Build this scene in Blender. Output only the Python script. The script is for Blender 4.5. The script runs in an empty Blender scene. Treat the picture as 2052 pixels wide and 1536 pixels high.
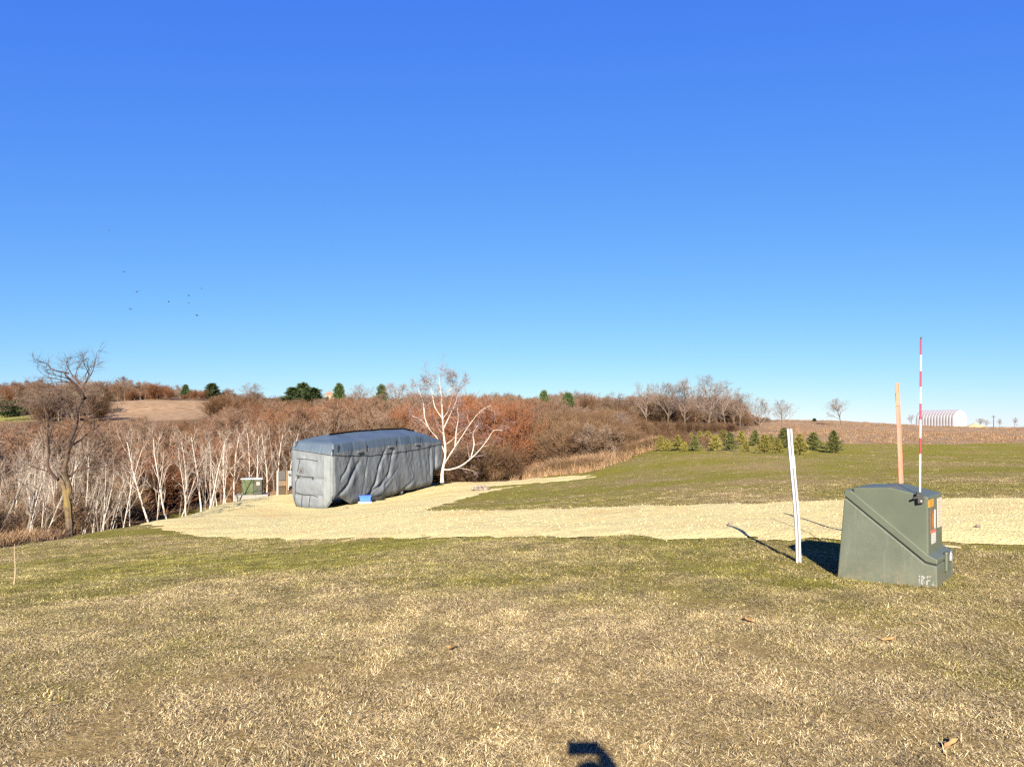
import bpy, bmesh, math, random
import numpy as np
from mathutils import Vector, Matrix

# ------------------------------------------------------------------ camera
SC = bpy.context.scene
COL = SC.collection
F = 1540.0; CX = 1026.0; HZ = 850.0; EYE = 1.6
cam = bpy.data.cameras.new('camera'); cam_o = bpy.data.objects.new('camera', cam); COL.objects.link(cam_o)
cam.sensor_fit = 'HORIZONTAL'; cam.sensor_width = 36.0; cam.lens = 36.0*F/2052.0
cam.shift_y = (HZ-768.0)/2052.0
cam.clip_start = 0.02; cam.clip_end = 4000
cam_o.location = (0, 0, EYE); cam_o.rotation_euler = (math.radians(90), 0, 0)
SC.camera = cam_o
# ------------------------------------------------------------------ sky, sun, exposure
SUN_EL = math.radians(22.8); SUN_AZ = math.radians(5.0)      # shadows run away from the camera, 5 deg to the right
world = bpy.data.worlds.new('World'); SC.world = world; world.use_nodes = True
wn = world.node_tree; wn.nodes.clear()
w_out = wn.nodes.new('ShaderNodeOutputWorld'); w_bg = wn.nodes.new('ShaderNodeBackground')
sky = wn.nodes.new('ShaderNodeTexSky'); sky.sky_type = 'NISHITA'; sky.sun_disc = False
sky.sun_elevation = SUN_EL; sky.sun_rotation = math.pi + SUN_AZ
sky.altitude = 300; sky.air_density = 0.8; sky.dust_density = 0.0; sky.ozone_density = 6.0
w_sep = wn.nodes.new('ShaderNodeSeparateColor'); w_com = wn.nodes.new('ShaderNodeCombineColor'); wn.links.new(sky.outputs[0], w_sep.inputs[0])
for ch, (gain, power) in enumerate(((.222, 1.05), (.352, .80), (1.455, .17))):      # the photograph's own colour grade of the sky, alike in every direction
    pw = wn.nodes.new('ShaderNodeMath'); pw.operation = 'POWER'; pw.inputs[1].default_value = power; wn.links.new(w_sep.outputs[ch], pw.inputs[0])
    ml = wn.nodes.new('ShaderNodeMath'); ml.operation = 'MULTIPLY'; ml.inputs[1].default_value = gain; wn.links.new(pw.outputs[0], ml.inputs[0]); wn.links.new(ml.outputs[0], w_com.inputs[ch])
wn.links.new(w_com.outputs[0], w_bg.inputs['Color'])
w_bg.inputs['Strength'].default_value = 0.10
wn.links.new(w_bg.outputs[0], w_out.inputs['Surface'])
sun = bpy.data.lights.new('sun', 'SUN'); sun.energy = 5.0; sun.angle = math.radians(0.5); sun.color = (1.0, 0.88, 0.71)
sun_o = bpy.data.objects.new('sun', sun); COL.objects.link(sun_o)
sd = Vector((math.sin(SUN_AZ)*math.cos(SUN_EL), math.cos(SUN_AZ)*math.cos(SUN_EL), -math.sin(SUN_EL)))
sun_o.rotation_euler = sd.to_track_quat('-Z', 'Y').to_euler(); sun_o.location = (-3, -30, 20)
SC.view_settings.view_transform = 'Standard'; SC.view_settings.look = 'None'
SC.view_settings.exposure = 2.3; SC.view_settings.gamma = 1.0; SC.view_settings.use_curve_mapping = False
SC.cycles.max_bounces = 4; SC.cycles.diffuse_bounces = 1; SC.cycles.glossy_bounces = 2
SC.cycles.transparent_max_bounces = 4; SC.cycles.use_denoising = False

# ------------------------------------------------------------------ helpers
def rs(seed): return np.random.RandomState(seed)

def obj(name, verts, faces, mats, parent=None, smooth=False, loc=None, mi=None):
    me = bpy.data.meshes.new(name)
    me.from_pydata([tuple(v) for v in verts], [], faces); me.update()
    for m in (mats if isinstance(mats, (list, tuple)) else [mats]): me.materials.append(m)
    if mi is not None: me.polygons.foreach_set('material_index', mi)
    if smooth: me.polygons.foreach_set('use_smooth', [True]*len(me.polygons))
    o = bpy.data.objects.new(name, me); COL.objects.link(o)
    if parent: o.parent = parent
    if loc is not None: o.location = loc
    return o
def copy_obj(o, parent=None, loc=None):
    c = o.copy(); COL.objects.link(c)
    if parent: c.parent = parent
    if loc is not None: c.location = loc
    return c
def tag(o, label=None, cat=None, group=None, kind=None):
    if label: o['label'] = label
    if cat: o['category'] = cat
    if group: o['group'] = group
    if kind: o['kind'] = kind
    return o
def thing(name, label, cat, loc=(0, 0, 0), rz=0, group=None):
    o = bpy.data.objects.new(name, None); COL.objects.link(o); o.location = loc; o.rotation_euler = (0, 0, rz)
    o.empty_display_size = 0.2
    return tag(o, label, cat, group)

class MB:
    """collects shapes for one mesh"""
    def __init__(s): s.v = []; s.f = []
    def add(s, vs, fs):
        b = len(s.v); s.v += [tuple(v) for v in vs]; s.f += [tuple(i+b for i in f) for f in fs]; return s
    def box(s, lo, hi, bev=0.0, M=None):
        bm = bmesh.new(); bmesh.ops.create_cube(bm, size=1)
        c = [(lo[i]+hi[i])/2 for i in range(3)]; d = [abs(hi[i]-lo[i]) for i in range(3)]
        for v in bm.verts: v.co = Vector((c[0]+v.co.x*d[0], c[1]+v.co.y*d[1], c[2]+v.co.z*d[2]))
        if bev: bmesh.ops.bevel(bm, geom=bm.edges[:], offset=bev, segments=2, profile=0.6, affect='EDGES')
        return s.bm(bm, M)
    def bm(s, bm, M=None):
        bm.verts.index_update()
        vs = [(M @ v.co if M else v.co.copy()) for v in bm.verts]
        fs = [[v.index for v in f.verts] for f in bm.faces]; bm.free(); return s.add(vs, fs)
    def tube(s, pts, r, n=8, cap=True):
        pts = [Vector(p) for p in pts]; k = len(pts); rr = r if isinstance(r, (list, tuple)) else [r]*k
        vs = []; prev = None
        for i, p in enumerate(pts):
            t = (pts[min(i+1, k-1)]-pts[max(i-1, 0)]).normalized()
            if prev is None:
                a = t.orthogonal().normalized()
            else:
                a = prev - t*prev.dot(t)
                a = a.normalized() if a.length > 1e-6 else t.orthogonal().normalized()
            prev = a; b = t.cross(a)
            for j in range(n):
                an = 2*math.pi*j/n; vs.append(p+(a*math.cos(an)+b*math.sin(an))*rr[i])
        fs = [(i*n+j, i*n+(j+1) % n, (i+1)*n+(j+1) % n, (i+1)*n+j) for i in range(k-1) for j in range(n)]
        if cap: fs += [tuple(range(n))[::-1], tuple((k-1)*n+j for j in range(n))]
        return s.add(vs, fs)
    def prism(s, poly, y0, y1, bev=0.0, segs=2):
        """poly in (x,z), extruded from y0 to y1"""
        bm = bmesh.new(); n = len(poly)
        a = [bm.verts.new((p[0], y0, p[1])) for p in poly]; b = [bm.verts.new((p[0], y1, p[1])) for p in poly]
        bm.faces.new(a); bm.faces.new(b[::-1])
        for i in range(n): bm.faces.new((a[(i+1) % n], a[i], b[i], b[(i+1) % n]))
        bmesh.ops.recalc_face_normals(bm, faces=bm.faces[:])
        if bev: bmesh.ops.bevel(bm, geom=bm.edges[:], offset=bev, segments=segs, profile=0.6, affect='EDGES')
        return s.bm(bm)
    def build(s, name, mat, parent=None, smooth=False, loc=None):
        return obj(name, s.v, s.f, mat, parent, smooth, loc)

# ------------------------------------------------------------------ materials
ALB = 0.76      # overall reflectance of painted and natural surfaces, balanced against the exposure
class NT:
    def __init__(s, m):
        s.nt = m.node_tree; s.n = s.nt.nodes; s.l = s.nt.links
    def new(s, t, **kw):
        n = s.n.new(t)
        for k, v in kw.items(): setattr(n, k, v)
        return n
    def set(s, sock, v):
        if sock.name == 'Base Color' and isinstance(v, bpy.types.NodeSocket): v = s.mix(1.0, v, (ALB, ALB, ALB), 'MULTIPLY')
        if hasattr(v, 'is_linked') or isinstance(v, bpy.types.NodeSocket): s.l.new(v, sock)
        else:
            if isinstance(v, (tuple, list)) and len(v) == 3 and sock.type == 'RGBA': v = (*v, 1)
            sock.default_value = v
    def noise(s, vec, scale, detail=3, rough=0.6):
        n = s.new('ShaderNodeTexNoise'); n.inputs['Scale'].default_value = scale
        n.inputs['Detail'].default_value = detail; n.inputs['Roughness'].default_value = rough
        s.l.new(vec, n.inputs['Vector']); return n.outputs['Fac']
    def ramp(s, fac, a, b, va=0.0, vb=1.0):
        n = s.new('ShaderNodeMapRange'); s.l.new(fac, n.inputs['Value'])
        n.inputs['From Min'].default_value = a; n.inputs['From Max'].default_value = b
        n.inputs['To Min'].default_value = va; n.inputs['To Max'].default_value = vb
        return n.outputs['Result']
    def mix(s, fac, a, b, mode='MIX'):
        n = s.new('ShaderNodeMix', data_type='RGBA', blend_type=mode)
        s.set(n.inputs['Factor'], fac); s.set(n.inputs['A'], a); s.set(n.inputs['B'], b); return n.outputs['Result']
    def math(s, op, a, b=0.0):
        n = s.new('ShaderNodeMath', operation=op); s.set(n.inputs[0], a); s.set(n.inputs[1], b); return n.outputs[0]
def material(name, rough=0.85, spec=0.2):
    m = bpy.data.materials.new(name); m.use_nodes = True
    b = m.node_tree.nodes['Principled BSDF']; b.inputs['Roughness'].default_value = rough
    b.inputs['Specular IOR Level'].default_value = spec
    t = NT(m); t.b = b; t.pos = t.new('ShaderNodeNewGeometry').outputs['Position']
    t.obj = t.new('ShaderNodeTexCoord').outputs['Object']
    t.rnd = t.new('ShaderNodeObjectInfo').outputs['Random']
    return m, t
def bump(t, h, strength=0.4, dist=0.02):
    n = t.new('ShaderNodeBump'); n.inputs['Strength'].default_value = strength; n.inputs['Distance'].default_value = dist
    t.l.new(h, n.inputs['Height']); t.l.new(n.outputs[0], t.b.inputs['Normal'])
def simple(name, c1, c2=None, scale=6.0, rough=0.7, spec=0.3, bmp=0.0, bscale=None, metal=0.0, vary=0.0, detail=4):
    m, t = material(name, rough, spec)
    c2 = c2 or tuple(x*0.8 for x in c1)
    c = t.mix(t.ramp(t.noise(t.obj, scale, detail), 0.35, 0.65), c1, c2)
    if vary:
        c = t.mix(1.0, c, t.mix(t.rnd, (1-vary,)*3, (1+vary,)*3), 'MULTIPLY')
    t.set(t.b.inputs['Base Color'], c); t.b.inputs['Metallic'].default_value = metal
    if bmp: bump(t, t.noise(t.obj, bscale or scale*4, 4), bmp)
    return m

# ------------------------------------------------------------------ noise and terrain
_T = rs(5).rand(256, 256)
def vn(x, y):
    x = np.asarray(x, float); y = np.asarray(y, float)
    xi = np.floor(x).astype(int); yi = np.floor(y).astype(int); fx = x-xi; fy = y-yi
    fx = fx*fx*(3-2*fx); fy = fy*fy*(3-2*fy); g = lambda a, b: _T[a % 256, b % 256]
    return (g(xi, yi)*(1-fx)+g(xi+1, yi)*fx)*(1-fy)+(g(xi, yi+1)*(1-fx)+g(xi+1, yi+1)*fx)*fy
def fbm(x, y, o=4):
    s = 0; a = 0.5; t = 0
    for k in range(o):
        s = s+a*vn(x*2**k+17.3*k, y*2**k+9.1*k); t += a; a *= 0.5
    return s/t
def PX(px, py, Y): return ((px-CX)/F*Y, Y, EYE+(HZ-py)/F*Y)
CT = [PX(*a) for a in [
    (30, 1170, 11), (0, 1100, 20), (140, 1075, 27), (285, 1050, 32), (440, 1078, 22.5), (600, 1081, 18.8),
    (1026, 1076, 14.2), (1026, 1021, 21.7), (850, 1023, 24.5), (640, 1045, 29),
    (2052, 1095, 10.1), (2052, 998, 16.7), (1500, 1081, 11.2), (1500, 1010, 17.4), (1790, 1165, 7.85),
    (480, 1003, 43), (510, 998, 45), (560, 993, 44), (600, 1019, 38.6), (640, 1021, 38.3), (706, 1013, 39.6), (803, 994, 44.5),
    (870, 976, 48), (930, 969, 50), (886, 969, 61), (1000, 967, 50), (1185, 955, 46), (1100, 990, 32), (1300, 965, 31),
    (1300, 922, 48), (1320, 902, 60), (1500, 905, 60), (1500, 889, 75), (1680, 905, 60), (1500, 945, 33), (1800, 950, 28), (2000, 950, 25),
    (1900, 890, 72), (2052, 886, 74), (1690, 890, 72), (1600, 862, 130), (1900, 866, 130), (1690, 851, 185), (1900, 854, 205), (2052, 854, 205),
    (2400, 860, 160), (1400, 872, 105), (1400, 866, 140), (1300, 885, 85), (1500, 850, 190), (1250, 925, 64), (1120, 948, 60),
    (100, 806, 300), (300, 803, 295), (430, 808, 290), (100, 838, 225), (300, 838, 225), (100, 800, 400), (300, 800, 400),
    (520, 803, 320), (700, 806, 320), (700, 832, 230), (900, 842, 200), (900, 818, 350), (1100, 818, 300), (1100, 852, 180),
    (1300, 838, 250), (1400, 842, 260), (-400, 800, 300), (-400, 840, 220)]]
CT += [(0, 0, 0), (-6, 0, -.1), (6, 0, .02), (0, -20, .2), (-30, -15, -.6), (30, -15, .3), (-6, 5, -.22), (0, 6, 0), (5, 5, .03), (12, 4, .05), (-14, 8, -1.1), (30, 8, .2), (60, 20, .5),
       (-24, 28, -4.4), (-20, 40, -4.6), (-26, 42, -6.2), (-16, 64, -5.4), (-16.8, 47, -3.1), (-30, 60, -8.5), (-50, 50, -9.5), (-50, 20, -6), (0, 66, -4.2), (0, 82, -6.5), (-40, 95, -9.5), (-20, 120, -7), (-80, 150, -5),
       (18, 85, -2.2), (20, 110, -2), (-120, 100, -9), (-10, 150, -3), (120, 60, 1), (200, 150, 2), (-200, 60, -10), (-200, -40, -4), (200, -40, 1), (0, -60, .5),
       (150, 320, -3), (300, 320, -3), (50, 420, 4), (-50, 600, 6), (-350, 600, 10), (400, 700, -6), (0, 1300, 0), (-1300, 1300, 5), (1300, 1300, -4), (-1300, 0, 0), (1300, 0, 0)]
CT = np.array(CT)
def warp(x, y): return np.stack([np.arcsinh(np.asarray(x, float)/20), np.arcsinh(np.asarray(y, float)/20)], -1)
def tps(r2): return np.where(r2 > 0, 0.5*r2*np.log(np.maximum(r2, 1e-12)), 0)
_C = warp(CT[:, 0], CT[:, 1]); _n = len(_C)
_A = np.zeros((_n+3, _n+3)); _A[:_n, :_n] = tps(((_C[:, None]-_C[None])**2).sum(-1))+np.eye(_n)*2e-4
_A[:_n, _n] = 1; _A[:_n, _n+1:] = _C; _A[_n, :_n] = 1; _A[_n+1:, :_n] = _C.T
_W = np.linalg.solve(_A, np.concatenate([CT[:, 2], np.zeros(3)]))
def H(x, y):
    x = np.atleast_1d(np.asarray(x, float)); y = np.atleast_1d(np.asarray(y, float)); out = np.empty(x.size)
    P = warp(x.ravel(), y.ravel())
    for i in range(0, len(P), 20000):
        q = P[i:i+20000]; out[i:i+20000] = tps(((q[:, None]-_C[None])**2).sum(-1)) @ _W[:_n]+_W[_n]+q @ _W[_n+1:]
    out = out.reshape(x.shape)
    far = np.clip((y-110)/150, 0, 1)
    return out+(fbm(x*.9, y*.9, 3)-.5)*.07+(fbm(x*.025, y*.025, 3)-.5)*4.0*far
def hz(x, y): return float(H(x, y)[0])
_Y = np.geomspace(1.8, 900, 2600)
def G(px, py):
    X = (px-CX)/F*_Y; Z = EYE+(HZ-py)/F*_Y; h = H(X, _Y); k = np.argmax(h > Z)
    if not (h > Z).any(): k = np.argmin(np.abs(h-Z)[:1900])
    return Vector((X[k], _Y[k], h[k]))

def inpoly(x, y, poly):
    """signed distance, positive inside"""
    x = np.asarray(x, float); y = np.asarray(y, float); ins = np.zeros(x.shape, bool); d = np.full(x.shape, 1e9)
    n = len(poly)
    for i in range(n):
        (ax, ay), (bx, by) = poly[i], poly[(i+1) % n]
        c = ((ay > y) != (by > y)) & (x < (bx-ax)*(y-ay)/((by-ay) if by != ay else 1e-9)+ax); ins ^= c
        ex, ey = bx-ax, by-ay; t = np.clip(((x-ax)*ex+(y-ay)*ey)/(ex*ex+ey*ey+1e-12), 0, 1)
        d = np.minimum(d, np.hypot(x-ax-t*ex, y-ay-t*ey))
    return np.where(ins, d, -d)

g2 = lambda *a: tuple(G(*a))[:2]
ROAD = [(34, 1.5), g2(2052, 1095), g2(1900, 1090), g2(1700, 1085), g2(1500, 1081), g2(1200, 1077), g2(1000, 1077), g2(800, 1080), g2(600, 1081), g2(440, 1078),
        g2(360, 1068), g2(290, 1052), g2(320, 1040), g2(400, 1022), g2(470, 1008), (-13.2, 46.6), (-9, 52), g2(890, 974), g2(960, 966), g2(1080, 959), g2(1180, 952), g2(1186, 957),
        g2(1100, 966), g2(1000, 981), g2(940, 996), g2(880, 1013), g2(845, 1022), g2(880, 1024), g2(1000, 1022), g2(1200, 1017), g2(1500, 1009), g2(1690, 1003), g2(2052, 998), (34, 12.8)]
HOLE = [g2(965, 977), g2(1080, 967), g2(1090, 969), g2(972, 981)]
def roadf(x, y):
    f = inpoly(x, y, ROAD)+(fbm(x*1.1, y*1.1, 4)-.5)*1.0+(fbm(x*4.1+3, y*4.1, 2)-.5)*.45
    return np.minimum(f, -inpoly(x, y, HOLE)+(fbm(x*2.1+5, y*2.1, 3)-.5)*.8)
LAWN_EDGE = [g2(0, 1100), g2(140, 1077), g2(250, 1052), g2(330, 1034), g2(480, 1001), (-14.5, 48), (-9.5, 53), g2(890, 968), g2(1080, 955), g2(1190, 947), g2(1260, 918), g2(1320, 899), g2(1500, 884), g2(1690, 889), g2(1900, 890), g2(2052, 887), (75, 70)]
MOWN = [(80, -50), (-60, -50), (-40, 4)] + LAWN_EDGE
def mownf(x, y): return inpoly(x, y, MOWN)+(fbm(x*.5, y*.5, 3)-.5)*1.6
def greenf(x, y):
    """how much living grass grows among the straw"""
    n = fbm(x*.35+3, y*.35, 4)-.5; n2 = fbm(x*1.7, y*1.7+8, 3)-.5
    g = 0.27+1.35*n+.6*n2
    rd = inpoly(x, y, ROAD)
    g = g+.22*np.exp(-np.maximum(-rd, 0)/1.2)*np.clip((13-np.abs(x+2))/9, .25, 1)
    g = g+np.where(y > 12, .12, 0)+.14*np.clip((y-17)/6, 0, 1)+.22*np.clip((y-38)/12, 0, 1)*(y < 90)+.30*np.exp(-((x+6)**2/14+(y-11.5)**2/9))+.25*np.exp(-(np.abs(mownf(x, y))/1.5))*(x < -6)
    g = g-.22*np.clip((7-y)/5, 0, 1)+.20*np.clip((y-5.5)/4, 0, 1)*(y < 18)
    g = g+.8*np.exp(-((x-2.95)**2/.12+(y-7.7)**2/.05))
    return np.clip(g, 0, 1)
FIELD_L = [(a[0], a[1]) for a in [PX(205, 0, 287), PX(440, 0, 285), PX(430, 0, 245), PX(400, 0, 215), PX(215, 0, 215), PX(150, 0, 250)]]
FIELD_G = [(a[0], a[1]) for a in [PX(-60, 0, 265), PX(60, 0, 250), PX(75, 0, 215), PX(-80, 0, 210)]]
FIELD_R = [(22, 78), (30, 72), (90, 68), (220, 90), (260, 260), (90, 240), (60, 185), (38, 125)]

# terrain sheet
ps = np.linspace(-4.55, 4.55, 330); qs = np.linspace(-1.75, 4.75, 270)
gx, gy = np.meshgrid(20*np.sinh(ps), 20*np.sinh(qs)); gz = H(gx, gy)
nx, ny = gx.shape[1], gx.shape[0]
V = np.stack([gx.ravel(), gy.ravel(), gz.ravel()], 1)
ii = np.arange(nx-1)[None]+np.arange(ny-1)[:, None]*nx
FQ = np.stack([ii, ii+1, ii+1+nx, ii+nx], -1).reshape(-1, 4)
me = bpy.data.meshes.new('ground'); me.vertices.add(len(V)); me.vertices.foreach_set('co', V.ravel())
me.loops.add(FQ.size); me.loops.foreach_set('vertex_index', FQ.ravel()); me.polygons.add(len(FQ))
me.polygons.foreach_set('loop_start', np.arange(0, FQ.size, 4)); me.polygons.foreach_set('use_smooth', np.ones(len(FQ), bool))
me.update(calc_edges=True); me.validate()
def fattr(me, name, arr):
    a = me.attributes.new(name, 'FLOAT', 'POINT'); a.data.foreach_set('value', np.asarray(arr, np.float32).ravel())
xr, yr = gx.ravel(), gy.ravel()
mown = np.clip(mownf(xr, yr)/.8+.5, 0, 1)
field = np.maximum(np.maximum(np.clip(inpoly(xr, yr, FIELD_L)/6+.5, 0, 1), np.clip(inpoly(xr, yr, FIELD_R)/3+.5, 0, 1)), np.clip(inpoly(xr, yr, FIELD_G)/5+.5, 0, 1))
fattr(me, 'green', np.where(mown > .3, greenf(xr, yr), np.clip(inpoly(xr, yr, FIELD_G)/6+.4, 0, .8))); fattr(me, 'mown', mown); fattr(me, 'field', field)

def attr(t, name, kind='GEOMETRY'):
    n = t.new('ShaderNodeAttribute', attribute_name=name, attribute_type=kind); return n
M_ground, t = material('ground', 0.95, 0.1)
n1 = t.noise(t.pos, 9, 5, .7); n2 = t.noise(t.pos, 55, 4, .7); n3 = t.noise(t.pos, 1.3, 4)
straw = t.mix(t.ramp(n1, .35, .65), (.205, .15, .062), (.32, .245, .11)); straw = t.mix(t.ramp(n2, .42, .60), t.mix(.55, straw, (.05, .036, .012)), straw)
grn = t.mix(t.ramp(n2, .4, .62), (.10, .098, .010), (.20, .175, .022))
gf = t.math('ADD', attr(t, 'green').outputs['Fac'], t.ramp(n1, .3, .7, -.22, .22))
lawn = t.mix(t.ramp(gf, .18, .78), straw, grn)
nf = t.noise(t.pos, .35, 5, .7)
fieldc = t.mix(t.ramp(nf, .38, .62), (.165, .105, .06), (.26, .185, .115)); fieldc = t.mix(t.ramp(attr(t, 'green').outputs['Fac'], .2, .7), fieldc, (.19, .19, .05))
floor = t.mix(t.ramp(n3, .35, .65), (.065, .042, .024), (.13, .085, .047))
c = t.mix(attr(t, 'field').outputs['Fac'], floor, fieldc); c = t.mix(attr(t, 'mown').outputs['Fac'], c, lawn)
t.set(t.b.inputs['Base Color'], c); bump(t, t.math('ADD', t.noise(t.pos, 26, 5, .75), t.noise(t.pos, 4, 4)), .55, .05)
me.materials.append(M_ground)
ground = bpy.data.objects.new('ground', me); COL.objects.link(ground); tag(ground, kind='structure')

# gravel road and pad: clipped grid draped on the terrain
x0, x1, y0, y1, st = -18, 34, 1, 56, .17
ax = np.arange(x0, x1, st); ay = np.arange(y0, y1, st); qx, qy = np.meshgrid(ax, ay); qf = roadf(qx, qy); lift = .012+.045*np.clip(qf/.5, 0, 1)
qz = H(qx, qy)+lift
vid = {}; rv = []; rf = []
def vert(i, j):
    k = (i, j)
    if k not in vid: vid[k] = len(rv); rv.append((qx[i, j], qy[i, j], qz[i, j]))
    return vid[k]
def cut(a, b):
    k = (a, b) if a < b else (b, a)
    if k not in vid:
        fa, fb = qf[k[0]], qf[k[1]]; s = fa/(fa-fb)
        p = [u[k[0]]*(1-s)+u[k[1]]*s for u in (qx, qy, qz)]; vid[k] = len(rv); rv.append(tuple(p))
    return vid[k]
pos = qf > 0
any4 = pos[:-1, :-1] | pos[1:, :-1] | pos[:-1, 1:] | pos[1:, 1:]
for i, j in zip(*np.nonzero(any4)):
    q = [(i, j), (i, j+1), (i+1, j+1), (i+1, j)]; poly = []
    for a, b in zip(q, q[1:]+q[:1]):
        if pos[a]: poly.append(vert(*a))
        if pos[a] != pos[b]: poly.append(cut(a, b))
    if len(poly) > 2: rf.append(poly)
M_gravel, t = material('gravel', 0.95, 0.15)
vo = t.new('ShaderNodeTexVoronoi'); vo.inputs['Scale'].default_value = 26; t.l.new(t.pos, vo.inputs['Vector'])
sp = t.new('ShaderNodeSeparateColor'); t.l.new(vo.outputs['Color'], sp.inputs[0])
c = t.mix(sp.outputs[0], (.40, .345, .155), (.54, .485, .25))
big = t.noise(t.pos, .32, 5, .65); c = t.mix(t.ramp(big, .50, .68), c, t.mix(sp.outputs[1], (.40, .29, .115), (.50, .405, .19)))
c = t.mix(t.ramp(t.noise(t.pos, .9, 5, .7), .52, .70, 0, .55), c, t.mix(sp.outputs[2], (.30, .24, .11), (.44, .37, .18)))
c = t.mix(t.ramp(t.noise(t.pos, 2.3, 4, .7), .62, .74), c, (.24, .18, .085))
t.set(t.b.inputs['Base Color'], c); bump(t, t.math('ADD', vo.outputs['Distance'], t.math('MULTIPLY', t.noise(t.pos, 3, 4), 2.0)), .6, .03)
road = obj('gravel_road', rv, rf, M_gravel, smooth=True); tag(road, kind='structure')

# ------------------------------------------------------------------ scattering (only for what nobody could count)
def proto_collection(name, meshes):
    c = bpy.data.collections.new(name)
    for i, m in enumerate(meshes):
        o = bpy.data.objects.new('%s_%02d' % (name, i), m); c.objects.link(o)
    return c
def scatter(name, pts, rot, scl, coll, idx, extra, label, cat):
    me = bpy.data.meshes.new(name); me.vertices.add(len(pts)); me.vertices.foreach_set('co', np.asarray(pts, np.float32).ravel())
    a = me.attributes.new('rot', 'FLOAT_VECTOR', 'POINT'); a.data.foreach_set('vector', np.asarray(rot, np.float32).ravel())
    a = me.attributes.new('scl', 'FLOAT_VECTOR', 'POINT'); a.data.foreach_set('vector', np.asarray(scl, np.float32).ravel())
    a = me.attributes.new('idx', 'INT', 'POINT'); a.data.foreach_set('value', np.asarray(idx, np.int32))
    for k, v in extra.items(): fattr(me, k, v)
    o = bpy.data.objects.new(name, me); COL.objects.link(o)
    ng = bpy.data.node_groups.new(name, 'GeometryNodeTree')
    ng.interface.new_socket('Geometry', in_out='INPUT', socket_type='NodeSocketGeometry'); ng.interface.new_socket('Geometry', in_out='OUTPUT', socket_type='NodeSocketGeometry')
    N = ng.nodes.new; L = ng.links.new
    gi = N('NodeGroupInput'); go = N('NodeGroupOutput'); ci = N('GeometryNodeCollectionInfo'); ip = N('GeometryNodeInstanceOnPoints')
    ci.inputs['Collection'].default_value = coll; ci.inputs['Separate Children'].default_value = True; ci.inputs['Reset Children'].default_value = True
    def na(nm, ty):
        n = N('GeometryNodeInputNamedAttribute'); n.data_type = ty; n.inputs['Name'].default_value = nm; return n.outputs['Attribute']
    L(gi.outputs[0], ip.inputs['Points']); L(ci.outputs[0], ip.inputs['Instance']); ip.inputs['Pick Instance'].default_value = True
    L(na('idx', 'INT'), ip.inputs['Instance Index']); L(na('rot', 'FLOAT_VECTOR'), ip.inputs['Rotation']); L(na('scl', 'FLOAT_VECTOR'), ip.inputs['Scale'])
    L(ip.outputs[0], go.inputs[0])
    md = o.modifiers.new('scatter', 'NODES'); md.node_group = ng
    return tag(o, label, cat, kind='stuff')

# ---- grass tufts
def tuft(seed, nb, rad, hmin, hmax, wid, flat, mat):
    r = rs(seed); vs = []; fs = []; rn = []
    for k in range(nb):
        a = r.rand()*6.283; q = rad*math.sqrt(r.rand()); bx, by = q*math.cos(a), q*math.sin(a)
        L = hmin+(hmax-hmin)*r.rand()**1.4; lean = flat*(0.62+0.38*r.rand()); az = r.rand()*6.283; w = wid*(.6+.8*r.rand())
        p = np.array([bx, by, -.004]); d = np.array([math.cos(az)*lean, math.sin(az)*lean, max(.10, (1-lean)*1.2)]); d /= np.linalg.norm(d)
        side = np.array([-math.sin(az), math.cos(az), (r.rand()-.5)*.6]); b = len(vs); rr = r.rand()
        m = p+d*L*.5; d2 = d+np.array([math.cos(az)*.5, math.sin(az)*.5, -.55*r.rand()]); d2 /= np.linalg.norm(d2); e = m+d2*L*.5; e[2] = max(e[2], .004)
        vs += [p-side*w/2, p+side*w/2, m-side*w*.42, m+side*w*.42, e]; fs += [(b, b+1, b+3, b+2), (b+2, b+3, b+4)]; rn += [rr]*5
    me = bpy.data.meshes.new('tuft'); me.from_pydata([tuple(v) for v in vs], [], fs); me.update(); fattr(me, 'blade', rn); me.materials.append(mat); return me
M_grass, t = material('dry_grass', 0.8, 0.25)
bl = attr(t, 'blade').outputs['Fac']; gr = attr(t, 'green', 'INSTANCER').outputs['Fac']
cr = t.new('ShaderNodeValToRGB'); t.l.new(bl, cr.inputs[0]); e = cr.color_ramp.elements
e[0].position = 0; e[0].color = (.03, .02, .012, 1); e[1].position = 1; e[1].color = (.58, .50, .34, 1)
for p_, c_ in ((.12, (.075, .052, .024, 1)), (.33, (.235, .176, .08, 1)), (.66, (.39, .315, .165, 1))): q_ = e.new(p_); q_.color = c_
wh = t.new('ShaderNodeTexWhiteNoise'); wh.noise_dimensions = '1D'; t.l.new(bl, wh.inputs['W'])
isg = t.math('LESS_THAN', wh.outputs['Value'], t.math('MULTIPLY', gr, .95))
gcol = t.mix(t.rnd, (.075, .082, .013), (.18, .165, .034))
ag = attr(t, 'tone', 'INSTANCER').outputs['Fac']; tn_rgb = t.new('ShaderNodeCombineColor')
for k_ in range(3): t.l.new(ag, tn_rgb.inputs[k_])
c = t.mix(isg, cr.outputs[0], gcol); c = t.mix(1.0, c, tn_rgb.outputs[0], 'MULTIPLY'); c = t.mix(1.0, c, t.mix(t.rnd, (.66, .63, .62), (1.28, 1.27, 1.22)), 'MULTIPLY')
t.set(t.b.inputs['Base Color'], c)
tufts = [tuft(i, 125, .14, .014, .055, .0034, .97, M_grass) for i in range(7)]+[tuft(20+i, 34, .06, .03, .085, .0034, .78, M_grass) for i in range(3)]
C_tuft = proto_collection('tuft_kinds', tufts)
r = rs(3); pts = []
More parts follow.
